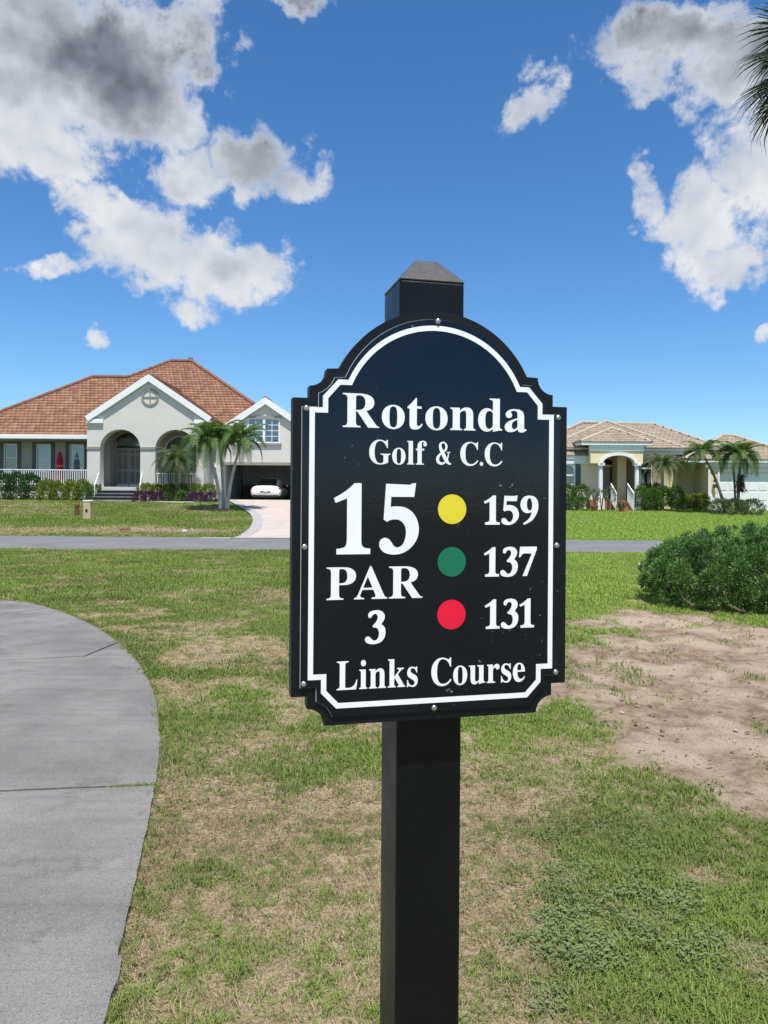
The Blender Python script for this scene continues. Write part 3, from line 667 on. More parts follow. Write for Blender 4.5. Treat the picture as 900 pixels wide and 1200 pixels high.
# letter outlines, in thousandths of an em
GLYPH = {
'R':['23,0 23,26 54,29 77,36 93,47 103,64 109,88 111,120 111,564 109,593 103,615 93,631 77,642 54,649 24,653 24,678 323,678 380,676 431,671 476,662 514,650 547,634 574,614 594,591 609,564 618,533 621,498 615,452 597,412 566,379 524,353 469,333 643,75 674,38 684,31 697,27 712,26 715,26 715,0 504,0 300,316 271,316 271,120 273,88 279,64 289,47 305,36 329,29 360,26 360,0','271,348 303,348 350,352 388,364 417,385 436,414 448,452 452,500 447,551 433,591 410,619 376,636 334,642 311,641 293,636 282,629 276,617 272,599 271,574'],
'o':['251,-15 209,-11 170,-1 135,17 103,41 77,70 56,105 40,143 31,185 28,229 31,275 40,317 56,356 77,390 103,419 135,443 170,460 208,471 250,474 292,471 330,460 365,443 396,420 422,391 444,357 459,318 469,276 472,229 469,183 459,141 444,102 422,68 396,39 366,16 331,-1 293,-12','251,17 276,22 296,35 311,58 316,74 321,95 324,121 327,229 326,278 324,320 321,355 315,383 309,403 295,426 275,440 251,445 225,440 205,426 191,403 185,382 180,355 177,320 175,279 174,230 178,122 181,95 186,74 191,58 206,35 226,22'],
't':['184,-14 148,-11 119,-1 98,16 84,39 75,69 72,106 72,415 30,415 30,446 68,483 102,517 131,550 156,579 176,606 192,631 215,631 215,462 309,462 309,415 215,415 215,122 216,103 218,88 223,76 229,67 238,62 250,60 272,66 291,83 307,111 331,98 310,58 285,26 256,4 222,-10'],
'n':['27,0 27,24 44,26 58,31 67,38 73,49 77,64 78,83 78,377 77,396 74,411 68,423 59,431 46,436 28,438 28,462 220,462 220,398 243,425 269,447 298,462 328,471 362,474 409,468 445,449 471,417 487,372 492,315 492,83 493,64 496,49 502,39 511,31 524,26 541,24 541,0 301,0 301,24 308,24 331,31 345,50 350,83 350,323 349,348 346,368 341,384 333,395 320,402 302,404 272,398 245,380 220,350 220,83 221,64 224,49 230,39 238,31 251,26 268,24 268,0'],
'd':['208,-15 175,-12 144,-1 116,16 90,38 69,66 52,99 39,136 32,176 29,219 32,268 40,313 54,354 72,389 94,419 121,443 151,460 183,471 217,474 261,468 299,449 332,417 332,597 330,616 325,630 316,641 303,648 285,652 262,654 262,678 475,678 475,112 476,90 479,73 484,61 492,52 506,45 526,41 526,16 493,15 457,11 418,5 376,-4 332,-15 332,58 300,17 258,-7','255,42 270,44 285,51 301,62 314,76 325,93 332,113 332,360 327,376 319,390 307,402 292,411 276,416 259,418 231,413 209,397 194,372 183,335 177,287 175,228 177,171 183,123 193,87 208,62 229,47'],
'a':['379,-15 337,-8 310,15 298,52 270,29 240,10 209,-3 176,-10 142,-13 110,-10 82,0 60,17 43,39 33,65 30,94 37,135 59,172 95,203 123,219 158,236 198,252 244,268 296,283 296,359 294,385 288,405 278,421 264,431 244,438 220,440 184,436 162,426 155,408 169,382 177,369 181,356 183,344 181,327 174,313 164,301 149,291 133,286 115,284 96,286 80,292 67,303 57,316 51,333 49,352 52,375 60,395 73,415 92,432 114,446 141,458 171,467 205,472 241,474 281,472 317,468 347,460 372,449 392,435 416,404 431,363 436,313 436,93 439,59 442,55 447,52 453,51 460,52 468,56 477,62 490,41 456,10 419,-9','225,50 235,51 246,55 259,61 272,70 284,81 296,94 296,252 253,238 219,218 195,193 181,162 176,125 181,83 198,58'],
'G':['399,-15 357,-13 317,-8 279,1 244,13 211,29 180,48 152,70 127,95 105,122 86,153 69,186 57,221 48,259 43,299 41,341 43,382 48,420 57,457 69,491 86,524 105,554 126,582 151,607 178,629 208,648 239,664 273,677 308,686 345,691 383,693 415,692 447,687 481,680 515,669 550,656 560,652 569,650 577,649 588,650 597,654 604,660 611,668 617,679 624,693 651,693 651,458 625,458 609,497 591,532 569,564 545,592 518,615 490,635 460,649 430,657 398,660 333,647 282,609 246,544 224,455 217,339 219,279 225,225 235,178 250,136 268,101 290,71 315,48 344,32 375,22 410,19 444,21 470,29 489,41 500,57 508,79 510,106 510,190 508,218 501,239 490,254 472,263 446,269 410,271 410,295 745,295 745,271 716,269 694,263 680,254 671,240 666,219 664,191 664,43 611,22 559,6 506,-6 452,-13'],
'l':['27,0 27,24 45,26 58,31 68,38 73,48 77,63 78,83 78,592 77,612 74,628 70,639 62,647 49,652 30,654 30,678 221,678 221,83 222,64 225,50 230,39 238,32 251,27 268,24 268,0'],
'f':['22,0 22,24 38,26 50,29 59,33 65,38 70,44 74,52 76,63 78,82 78,109 78,412 24,412 24,462 78,462 78,526 83,575 99,616 126,649 162,673 206,687 259,692 298,689 331,679 357,664 376,643 388,620 392,595 390,575 384,559 375,546 363,537 349,531 334,529 317,531 303,535 291,544 282,554 277,567 275,582 276,596 280,610 287,626 292,635 294,644 291,653 282,658 268,660 250,658 237,651 229,640 224,625 221,605 220,581 220,462 303,462 303,412 220,412 220,97 222,70 227,51 235,38 249,30 269,26 297,24 297,0'],
'C':['382,-16 343,-14 306,-9 270,0 236,13 205,30 175,49 148,72 124,97 102,125 83,156 67,189 55,224 46,261 41,299 39,340 41,380 46,419 55,455 67,490 84,523 103,553 125,581 149,606 176,628 207,648 239,664 273,677 309,686 347,691 386,693 414,691 444,687 477,679 511,669 547,655 557,651 567,649 577,648 599,653 614,668 624,693 650,693 650,459 625,459 610,495 594,527 575,557 554,583 531,606 489,636 443,654 395,660 330,647 279,608 243,544 221,453 214,337 222,228 246,144 286,83 342,47 414,35 454,38 494,49 533,67 571,91 606,121 638,158 666,132 622,79 571,37 514,8 451,-10'],
'.':['109,111 79,103 57,81 49,51 57,21 79,-1 109,-9 139,-1 161,21 169,51 161,81 139,103'],
'P':['23,0 23,26 54,29 77,36 93,47 103,64 109,88 111,120 111,564 109,593 103,615 93,631 77,642 54,649 24,653 24,678 318,678 366,677 409,674 445,670 475,663 500,655 532,638 558,617 580,592 596,563 606,530 609,494 606,461 599,431 586,404 569,379 546,358 518,339 486,325 449,314 407,308 360,306 271,306 271,120 273,88 279,64 289,47 305,36 329,29 360,26 360,0','271,342 300,342 345,346 379,357 405,376 421,404 432,442 435,490 432,537 424,576 410,605 388,626 359,638 322,642 304,641 291,637 282,631 276,622 272,609 271,593'],
'A':['-13,0 -13,27 5,29 21,35 35,45 48,60 60,82 73,111 307,694 334,693 572,129 587,96 600,70 612,51 625,38 641,30 660,27 660,0 341,0 341,27 386,32 413,45 422,68 420,80 415,98 406,121 376,197 154,197 117,105 113,88 111,72 119,47 143,32 184,27 190,27 190,0','169,239 360,239 263,475'],
'L':['23,0 23,26 54,29 77,36 93,47 103,64 109,88 111,120 111,564 109,594 103,617 93,633 77,643 54,650 24,653 24,678 372,678 372,653 347,652 327,650 310,646 297,640 287,631 280,620 275,605 272,587 271,564 271,123 272,102 273,84 276,70 281,59 288,52 298,47 310,43 327,42 348,41 393,43 434,49 469,59 499,74 527,93 551,119 572,149 591,187 609,230 636,230 598,0'],
'i':['150,539 130,541 112,549 97,561 85,576 77,594 75,614 77,634 85,652 97,668 112,680 130,688 150,690 170,688 188,680 204,668 215,652 223,634 225,614 223,594 215,576 203,561 187,549 170,541','27,0 27,24 45,26 58,31 68,38 73,48 77,63 78,83 78,375 77,397 74,413 70,424 61,431 48,435 30,437 31,462 221,462 221,83 222,64 225,50 230,39 238,32 251,27 268,24 268,0'],
'k':['26,0 26,24 44,27 58,31 68,39 73,49 77,64 78,83 78,592 77,613 74,629 70,640 62,647 49,652 30,654 31,678 220,678 220,251 338,369 352,385 360,400 363,414 357,427 340,434 311,437 306,437 306,462 514,462 514,437 477,430 442,413 409,387 331,311 515,51 528,36 543,27 560,24 560,0 314,0 314,24 323,24 341,27 352,34 356,47 355,55 351,63 345,73 242,219 220,200 220,83 221,64 224,50 230,39 238,32 251,27 268,24 268,0'],
's':['225,-15 197,-12 164,-5 129,9 109,13 95,10 84,1 76,-13 53,-13 53,157 79,157 91,118 107,85 129,58 154,38 181,26 209,22 232,24 251,30 266,40 277,53 284,68 286,87 280,113 262,136 232,156 159,193 127,211 101,231 81,252 67,275 58,300 55,328 60,368 73,403 97,433 128,456 165,470 210,475 247,471 296,458 307,456 317,454 327,456 336,463 343,475 363,475 363,330 340,330 328,363 312,391 293,413 271,428 247,438 222,441 202,439 186,434 173,426 164,414 158,401 156,386 158,371 163,358 172,346 184,335 199,325 218,315 285,282 316,265 341,246 360,226 373,202 380,174 383,141 378,96 364,58 340,27 307,4 269,-10'],
'u':['195,-15 153,-10 121,3 97,26 81,57 71,96 68,144 68,369 67,390 64,407 59,421 50,430 36,436 17,438 17,462 211,462 211,110 213,94 217,80 225,69 235,60 248,55 263,53 292,58 318,73 340,98 340,369 339,392 335,409 329,422 319,430 303,436 282,438 282,462 482,462 482,104 483,84 487,68 493,58 503,51 517,46 536,44 536,19 502,18 465,14 426,7 384,-3 340,-15 340,60 322,38 301,20 277,5 251,-6 224,-13'],
'r':['27,0 27,24 45,26 58,31 68,38 73,48 77,63 78,83 78,375 77,397 74,414 69,425 61,431 48,435 30,437 31,462 217,462 217,375 235,405 256,429 279,449 302,463 325,471 347,474 373,472 394,464 410,453 422,437 429,418 431,396 429,378 423,362 414,349 401,339 386,333 369,331 353,332 340,337 331,344 308,372 301,380 292,385 281,387 267,384 254,375 241,360 230,339 224,315 222,286 222,83 224,63 228,48 237,38 249,31 269,26 294,24 294,0'],
'e':['229,-15 192,-12 157,-1 126,16 98,39 74,68 55,102 41,142 32,186 29,234 32,279 41,320 56,358 76,391 101,420 130,443 162,460 197,471 234,474 287,468 333,449 371,417 389,392 403,364 413,332 419,297 421,258 421,247 174,247 180,181 195,129 219,92 253,70 297,63 335,70 370,92 402,128 424,108 393,64 358,29 319,5 276,-10','173,286 300,286 300,320 299,358 294,389 288,413 277,429 261,439 240,442 216,436 197,420 184,392 176,353 173,303'],
}

def trace(s, smooth_pts=None): return [tuple(map(float, p.split(','))) for p in s.split()]
# numerals and ampersand traced by eye (x, y downwards), scaled to a height of 678
def numeral(loops, top, bot, left):
    k = 678/(bot-top); return [[((x-left)*k+20, (bot-y)*k) for x, y in l] for l in loops]
def soft(pts, n=3):
    """rounds a closed trace; points given with a third value 1 stay corners"""
    N = len(pts); out = []
    for i in range(N):
        p0, p1, p2, p3 = pts[(i-1) % N], pts[i], pts[(i+1) % N], pts[(i+2) % N]
        c1, c2 = len(p1) > 2, len(p2) > 2
        t1 = (0, 0) if c1 else ((p2[0]-p0[0])/2, (p2[1]-p0[1])/2); t2 = (0, 0) if c2 else ((p3[0]-p1[0])/2, (p3[1]-p1[1])/2)
        if c1 and c2: out.append(p1[:2]); continue
        for k in range(n):
            t = k/n; h0, h1, h2, h3 = 2*t**3-3*t*t+1, t**3-2*t*t+t, -2*t**3+3*t*t, t**3-t*t
            out.append(tuple(h0*p1[j]+h1*t1[j]+h2*p2[j]+h3*t2[j] for j in (0, 1)))
    return out
c = 1
ONE = soft([(125,540,c),(125,505,c),(165,500),(188,483),(193,440,c),(193,188,c),(118,217,c),(107,187,c),(180,145),(243,92,c),(288,92,c),(288,440,c),(292,483),(312,500),(348,505,c),(348,540,c)])
FIVE = soft([(430,92,c),(598,97,c),(606,88,c),(634,86,c),(622,175,c),(465,175,c),(462,240,c),(500,236),(560,243),(610,273),(642,320),(655,375),(648,432),(620,482),(575,521),(522,542),(470,544),(425,533),(395,508),(386,478),(396,450),(423,437),(450,445),(470,468),(486,490),(511,500),(540,486),(558,455),(567,410),(562,370),(545,341),(515,322),(480,320),(455,326),(438,335,c),(415,320,c)])
THREE = soft([(330,940),(331,917),(350,903),(385,898),(415,906),(432,931),(428,960),(410,986,c),(432,1006),(438,1040),(429,1075),(404,1100),(365,1109),(326,1103),(310,1086),(312,1069),(328,1060),(346,1071),(361,1086),(379,1085),(392,1069),(397,1043),(392,1020),(380,1008),(360,1005,c),(356,995,c),(375,975),(388,950),(386,931),(374,920),(357,927),(346,944)])
SEVEN = soft([(607,455,c),(722,455,c),(722,472,c),(655,645,c),(625,645,c),(688,500,c),(645,498),(622,504),(611,522,c),(600,522,c)])
NINE = [soft([(665,113),(700,120),(722,145),(728,182),(722,222),(702,261),(675,290),(632,311,c),(625,302,c),(655,280),(675,254),(684,224,c),(660,232),(634,227),(614,206),(607,175),(615,141),(636,120)]),
        soft([(667,130),(655,141),(650,170),(654,200),(667,215),(680,208),(686,188),(684,160),(678,138)])]
# the ampersand is one continuous pen stroke of changing width: (x, y, width)
AMP = [(498,316,4),(496,331,5),(489,346,6),(478,356,8),(465,359,10),(452,352,13),(450,338,13),(459,325,9),(474,315,7),(486,304,9),(488,291,9),(481,281,7),(471,279,6),(462,285,10),(461,297,12),(468,312,15),(478,330,16),(489,348,15),(499,358,9),(509,360,5)]
OUT = {k: [trace(s) for s in v] for k, v in GLYPH.items()}
OUT.update({'1': numeral([ONE], 92, 540, 107), '5': numeral([FIVE], 90, 540, 386), '3': numeral([THREE], 900, 1105, 310), '7': numeral([SEVEN], 456, 645, 600), '9': numeral(NINE, 114, 310, 607), '&': [[(20, 0), (560, 0), (560, 678), (20, 678)]]})
WORDN = {'1': 'one'}
def catmull3(p): return [tuple(x) for x in catmull([np.array(a, float) for a in p], 6)]
def lettering(text, a0_, a1_, base, cap, gap=26, space=190):
    x = 0; pos = []
    for ch in text:
        if ch == ' ': x += space; continue
        lo = min(p[0] for l in OUT[ch] for p in l); hi_ = max(p[0] for l in OUT[ch] for p in l); pos.append((ch, x-lo)); x += hi_-lo+gap*2
        if ch == 'P': x -= 70
    wtot = x-gap*2; kx = (a1_-a0_)/wtot; kz = cap/678
    for ch, ox in pos:
        loops = [[(a0_+(px+ox)*kx, base+py*kz) for px, py in l] for l in OUT[ch]]
        mb = MB()
        if ch == '&':
            c = np.array(catmull3(AMP)); k = 678/88; q = [(a0_+((x_-441)*k+20+ox)*kx, base+(364-y_)*k*kz, w_*k*kx*.5) for x_, y_, w_ in c]; n = len(q); v = []
            for i in range(n):
                t = np.array(q[min(i+1, n-1)][:2])-np.array(q[max(i-1, 0)][:2]); t /= np.linalg.norm(t); h = q[i][2]; dd = .00325+.00018*i/n
                v += [SM(q[i][0]-t[1]*h, q[i][1]+t[0]*h, dd), SM(q[i][0]+t[1]*h, q[i][1]-t[0]*h, dd)]
            mb.add(v, [(2*i, 2*i+1, 2*i+3, 2*i+2) for i in range(n-1)])
            s0 = q[0]; mb.slab([[(s0[0]-.0028, s0[1]-.0006), (s0[0]+.0026, s0[1]-.0006), (s0[0]+.0026, s0[1]+.0006), (s0[0]-.0028, s0[1]+.0006)]], .00345, .0029, SM)
        elif ch == 'i':
            for l in loops: mb.slab([l], .00325, .0029, SM)
        else: mb.slab(loops, .00325, .0029, SM)
        mb.build('digit' if ch.isdigit() else 'letter', M['sign_white'], face)
lettering('Rotonda', .0673, .3356, .0918, .0462); lettering('Golf & C.C', .1044, .2988, .0425, .0325, space=250)
lettering('15', .0561, .1756, -.0810, .0968, gap=45); lettering('PAR', .0467, .1813, -.1425, .0440, gap=16); lettering('3', .1002, .1291, -.2035, .0450)
lettering('159', .2713, .3546, -.0412, .0415, gap=18); lettering('137', .2719, .3527, -.1150, .0418, gap=14); lettering('131', .2737, .3492, -.1892, .0418, gap=14)
lettering('Links', .0616, .1756, -.2650, .0388); lettering('Course', .1952, .3356, -.2660, .0380)
for nm, z in (('dot_yellow', -.0193), ('dot_green', -.0932), ('dot_red', -.1672)):
    o = MB().slab([[(.2241+.0208*cos(2*pi*k/48), z+.0208*sin(2*pi*k/48)) for k in range(48)]], .00325, .0029, SM).build('dot', M[nm], face); o['label'] = nm[4:] + ' tee dot'
for a, z in ((.2015,.2428),(.0178,.1155),(.3848,.1140),(.0165,-.0705),(.3838,-.0715),(.0165,-.2545),(.3835,-.2555),(.1995,-.2968)):
    mb = MB(); n = 14; base = len(mb.v); prof = [(.0042, .0026), (.0042, .0036), (.0034, .0050), (.0018, .0058)]; v = []
    for r, d in prof: v += [SM(a+r*cos(2*pi*k/n), z+r*sin(2*pi*k/n), d) for k in range(n)]
    f = [(i*n+k, i*n+(k+1) % n, (i+1)*n+(k+1) % n, (i+1)*n+k) for i in range(3) for k in range(n)] + [tuple(3*n+k for k in range(n))]
    mb.add(v, f).build('screw', M['steel'], sign, sm=True)

# ------------------------------------------------------------------ houses
def wall(name, loops, y0, y1, mt, parent, bev=0): return MB().slab(loops, y0, y1, XZ).build(name, mt, parent, bev=bev)
def box(name, mt, parent, *a, bev=0): return MB().box(*a).build(name, mt, parent, bev=bev)
def bar(name, mt, parent, a, b, w, h=None, bev=0): return MB().bar(a, b, w, h).build(name, mt, parent, bev=bev)
def tiles(name, poly, mt, parent, tw=.27, th=.36, seed=1, lip=.065):
    """courses of overlapping tiles on a roof plane; the plane's first edge is its eave"""
    g = np.random.default_rng(seed); P_ = [Vector(p) for p in poly]; e = (P_[1]-P_[0]); el_ = e.length; e.normalize()
    nrm = (P_[1]-P_[0]).cross(P_[-1]-P_[0]).normalized(); nrm = nrm if nrm.z > 0 else -nrm
    up = nrm.cross(e); up = up if up.z > 0 else -up
    uv = [((p-P_[0]).dot(e), (p-P_[0]).dot(up)) for p in P_]
    V = []; F = []; T_ = []
    a0_ = min(a for a, _ in uv); a1_ = max(a for a, _ in uv); b1_ = max(b for _, b in uv); row = 0; b = -.06
    loc = parent_loc(parent)
    while b < b1_:
        bc = min(b+th*.5, b1_-.01); xs = []
        for i in range(len(uv)):
            (ax, ay), (bx, by) = uv[i], uv[(i+1) % len(uv)]
            if (ay <= max(bc, .001)) != (by <= max(bc, .001)): xs.append(ax+(bx-ax)*(max(bc, .001)-ay)/(by-ay))
        xs.sort()
        for s in range(0, len(xs)-1, 2):
            lo, hi_ = xs[s], xs[s+1]; a = lo - (row % 2)*tw*.5
            while a < hi_:
                l, r = max(a, lo), min(a+tw-.012, hi_)
                if r-l > .02:
                    k = len(V); t = g.random(); dz = g.random()*.010; mid = (l+r)/2
                    lo_b, hi_b = b, min(b+th+.05, b1_+.02)
                    for (pa, pb, pn) in ((l, lo_b, lip*.72+dz), (mid, lo_b, lip+.02+dz), (r, lo_b, lip*.72+dz), (l, hi_b, .008), (mid, hi_b, .026), (r, hi_b, .008), (l, lo_b, .0), (mid, lo_b, .0), (r, lo_b, .0)):
                        V.append(tuple(P_[0]+e*pa+up*pb+nrm*pn-loc))
                    F += [(k, k+1, k+4, k+3), (k+1, k+2, k+5, k+4), (k, k+6, k+7, k+1), (k+1, k+7, k+8, k+2)]; T_ += [t]*9
                a += tw
        b += th; row += 1
    return obj(name, mesh_np(name, V, F, mt, {'tint': T_}), parent, kind='stuff')
def roof_plane(poly, mt, parent, under, seed=1, deck=.12, tile=True, **kw):
    n = (Vector(poly[1])-Vector(poly[0])).cross(Vector(poly[-1])-Vector(poly[0])).normalized(); n = n if n.z > 0 else -n; k = len(poly)
    vs = [Vector(p) for p in poly]+[Vector(p)-n*deck for p in poly]
    dk = MB().add(vs, [tuple(range(k)), tuple(range(2*k-1, k-1, -1))]+[(i, (i+1) % k, (i+1) % k+k, i+k) for i in range(k)]).build('roof', under, parent)
    if tile: tiles('roof_tiles', poly, mt, dk_parent(dk), seed=seed, **kw)
    return dk
def dk_parent(o): return o
def caps(lines, mt, parent, r=.13):
    for a, b in lines:
        a, b = Vector(a), Vector(b); n = max(2, int((b-a).length/.42)); mb = MB()
        for i in range(n):
            p, q = a+(b-a)*i/n, a+(b-a)*(i+1.08)/n; mb.tube([p, q], [r*1.12, r*.92], 8)
        mb.build('ridge_cap', mt, parent)
def window(parent, x0, x1, z0, z1, y, mt, cols=1, rows=2, back='blind_and_sky', depth=.10, fw=.06, mw=.03, midrail=True, glassed=True):
    """y is the outer face of the wall; returns the window part with frame, panes and bars"""
    w = MB().slab([rect(x0, x1, z0, z1), rect(x0+fw, x1-fw, z0+fw, z1-fw)], y-.03, y+depth, XZ).build('window', mt, parent)
    box('window_blind' if back == 'blind_and_sky' else 'window_interior', M[back], w, x0+fw, x1-fw, y+depth+.02, y+depth+.05, z0+fw, z1-fw)
    dx = (x1-x0-2*fw)/cols; dz = (z1-z0-2*fw)/rows
    for i in range(cols):
        for j in range(rows):
            box('pane', M['glass'], w, x0+fw+i*dx+mw/2*(i > 0), x0+fw+(i+1)*dx-mw/2*(i < cols-1), y+.03, y+.036, z0+fw+j*dz+mw/2*(j > 0), z0+fw+(j+1)*dz-mw/2*(j < rows-1))
    for i in range(1, cols): box('glazing_bar', mt, w, x0+fw+i*dx-mw/2, x0+fw+i*dx+mw/2, y+.005, y+.06, z0+fw, z1-fw)
    for j in range(1, rows): box('glazing_bar', mt, w, x0+fw, x1-fw, y+.008, y+.055, z0+fw+j*dz-mw/2, z0+fw+j*dz+mw/2)
    return w
def railing(parent, x0, x1, y, z0, h, step=.13, mt='trim_white'):
    r = MB().box(x0, x1, y-.03, y+.03, z0+h-.06, z0+h).build('railing', M[mt], parent)
    box('bottom_rail', M[mt], r, x0, x1, y-.022, y+.022, z0+.08, z0+.13)
    n = int((x1-x0)/step); first = None
    for i in range(n):
        x = x0+(i+.5)*(x1-x0)/n
        if first is None: first = box('baluster', M[mt], r, x-.02, x+.02, y-.018, y+.018, z0+.13, z0+h-.06); fx = x
        else: o = first.copy(); C.objects.link(o); o.location.x += x-fx
    return r

# ================= left house
LH = empty('stucco_house', (X(176, 44), 44, 1.0)); tag(LH, 'white stucco house with red tile roof, two arches and an open garage', 'house')
FL = Z(570.5, 44, 140)                        # porch floor
gxl, gxr = X(104, 44, 540), X(240, 44, 540); gc = X(176.7, 44, 441); zap = Z(441, 43.6, 177)
SLP = .6756; HW = (X(242, 43.6, 486)-X(96, 43.6, 486))/2; zev = zap-SLP*HW
zl = lambda x: zap-.16-SLP*abs(x-gc)
A1 = (X(119, 44, 545), X(166, 44, 545)); A2 = (X(183.5, 44, 545), X(231, 44, 545)); zs_ = Z(526, 44, 150); zt_ = Z(503.5, 44, 145)
wall('gable_wall', [[(gxl, .7), (gxr, .7), (gxr, zl(gxr)), (gc, zap-.16), (gxl, zl(gxl))], archloop(A1[0], A1[1], FL, zs_, zt_), archloop(A2[0], A2[1], FL, zs_, zt_)], 43.74, 44.38, M['stucco'], LH)
# porch behind the arches
box('porch_slab', M['porch_floor'], LH, gxl+.05, gxr-.05, 44.02, 47.0, .6, FL-.004)
wall('side_wall', [[(44.38, .7), (50.5, .7), (50.5, zev-.1), (44.38, zev-.1)]], gxl, gxl+.3, M['stucco'], LH) if False else None
MB().box(gxl+.002, gxl+.3, 44.38, 49.5, .7, zl(gxl)-.05).build('side_wall', M['stucco'], LH)
MB().box(gxr-.3, gxr-.002, 44.38, 49.5, .7, zl(gxr)-.05).build('side_wall', M['stucco'], LH)
box('porch_ceiling', M['stucco'], LH, gxl+.3, gxr-.3, 44.38, 47.2, zt_+.35, zt_+.45)
YB = 46.7
dx0, dx1 = X(134, YB, 545), X(168, YB, 545); dzt = Z(525, YB, 150); dcx = (dx0+dx1)/2
wx0, wx1 = X(193, YB), X(228, YB); wzs = Z(527, YB, 210)
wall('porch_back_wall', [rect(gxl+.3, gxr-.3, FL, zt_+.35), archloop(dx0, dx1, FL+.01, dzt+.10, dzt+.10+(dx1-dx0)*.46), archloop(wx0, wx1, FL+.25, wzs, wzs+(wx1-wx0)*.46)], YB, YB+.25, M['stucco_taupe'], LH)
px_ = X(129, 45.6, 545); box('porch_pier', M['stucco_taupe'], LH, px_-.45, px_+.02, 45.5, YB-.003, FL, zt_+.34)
# double front door
dr_ = MB().slab([archloop(dx0, dx1, FL+.012, dzt+.10, dzt+.10+(dx1-dx0)*.46), rect(dx0+.09, dx1-.09, FL+.02, dzt), archloop(dx0+.09, dx1-.09, dzt+.12, dzt+.13, dzt+.10+(dx1-dx0)*.46-.09)], YB-.04, YB+.12, XZ).build('front_door', M['dark_frame'], LH)
box('transom_blind', M['blind_and_sky'], dr_, dx0+.2, dx1-.02, YB+.2, YB+.22, dzt+.12, dzt+.62)  # pale panel stands in for the sky reflected in the transom
wall('transom_pane', [archloop(dx0+.09, dx1-.09, dzt+.12, dzt+.13, dzt+.10+(dx1-dx0)*.46-.09)], YB+.02, YB+.028, M['glass'], dr_)
for s in (0, 1):
    a, b2 = dx0+.10+s*((dx1-dx0-.2)/2), dx0+.10+(s+1)*((dx1-dx0-.2)/2)-.012
    lf = box('door_leaf', M['door_taupe'], dr_, a, b2, YB+.0, YB+.05, FL+.03, dzt-.01)
    lw = b2-a; H_ = dzt-FL
    for i in (0, 1):
        for (z0, z1) in ((.12, .40), (.46, .82), (.86, .95)):
            box('door_panel', M['door_panel'], lf, a+.10+i*(lw-.10)/2, a+(lw-.06)/2-.02+i*(lw-.10)/2+.02, YB-.012, YB+.012, FL+H_*z0, FL+H_*z1)
    box('kick_plate', M['trim_white'], lf, a+.03, b2-.03, YB-.014, YB-.004, FL+.04, FL+.18)  # white strip imitates the patch of sunlight at the foot of the door
    MB().box(*( (b2-.08, b2-.04) if s == 0 else (a+.04, a+.08)), YB-.07, YB-.005, FL+H_*.42, FL+H_*.49).build('handle', M['rim_metal'], lf)
# tall arched window behind the second arch
aw = MB().slab([archloop(wx0, wx1, FL+.25, wzs, wzs+(wx1-wx0)*.46), rect(wx0+.08, (wx0+wx1)/2-.04, FL+.33, wzs-.05), rect((wx0+wx1)/2+.04, wx1-.08, FL+.33, wzs-.05), archloop(wx0+.08, wx1-.08, wzs+.03, wzs+.04, wzs+(wx1-wx0)*.46-.08)], YB-.03, YB+.12, XZ).build('arched_window', M['trim_white'], LH)
box('window_blind', M['blind_and_sky'], aw, wx0+.02, wx1-.02, YB+.2, YB+.22, wzs+.02, wzs+.7); box('window_interior', M['dark_room'], aw, wx0+.02, wx1-.02, YB+.2, YB+.22, FL+.27, wzs+.01)  # upper pale panel imitates sky reflected in the arched glass
wall('pane', [archloop(wx0+.08, wx1-.08, wzs+.03, wzs+.04, wzs+(wx1-wx0)*.46-.08)], YB+.02, YB+.026, M['glass'], aw)
for s in (0, 1): box('pane', M['glass'], aw, wx0+.08 if s == 0 else (wx0+wx1)/2+.04, (wx0+wx1)/2-.04 if s == 0 else wx1-.08, YB+.02, YB+.026, FL+.33, wzs-.05)
railing(LH, A2[0]+.02, A2[1]-.02, 43.95, FL, Z(554.5, 44.2, 205)-FL)
# string moulding at the springing of the arches
for (a, b2) in ((gxl-.02, A1[0]-.0), (A1[1], A2[0]), (A2[1], gxr+.02)): box('string_moulding', M['trim_taupe'], LH, a, b2, 43.69, 43.75, zs_-.06, zs_+.10, bev=.01)
# steps
for i in range(5):
    z1 = FL-.004-i*.185
    st = box('step', M['step_dark'], LH, A1[0]-.05, A1[1]+.05, 43.74-.31*(i+1), 43.74-.31*i if i else 43.9, z1-.18-.3, z1-.185)
    box('tread', M['step_tread'], st, A1[0]-.08, A1[1]+.08, 43.70-.31*(i+1), 43.74-.31*i, z1-.225, z1-.185)
for u, du_ in ((115.5, -4.5), (166, -2.0)):
    xx = X(u, 43.6); xe = X(u+du_, 42.9); r = bar('hand_rail', M['trim_white'], LH, (xx, 43.66, FL+.80), (xe, 42.9, FL+.08), .038)
    MB().box(xx-.02, xx+.02, 43.62, 43.66, FL-.3, FL+.80).build('rail_post', M['trim_white'], r); MB().box(xe-.02, xe+.02, 42.88, 42.92, 1.0, FL+.09).build('rail_post', M['trim_white'], r)
for sx in (A1[0]+.16,): 
    lt = MB().cyl((sx, 43.4), .07, .05, FL-.18, FL+.16, 10); lt.build('step_lantern', M['lamp_black'], LH)
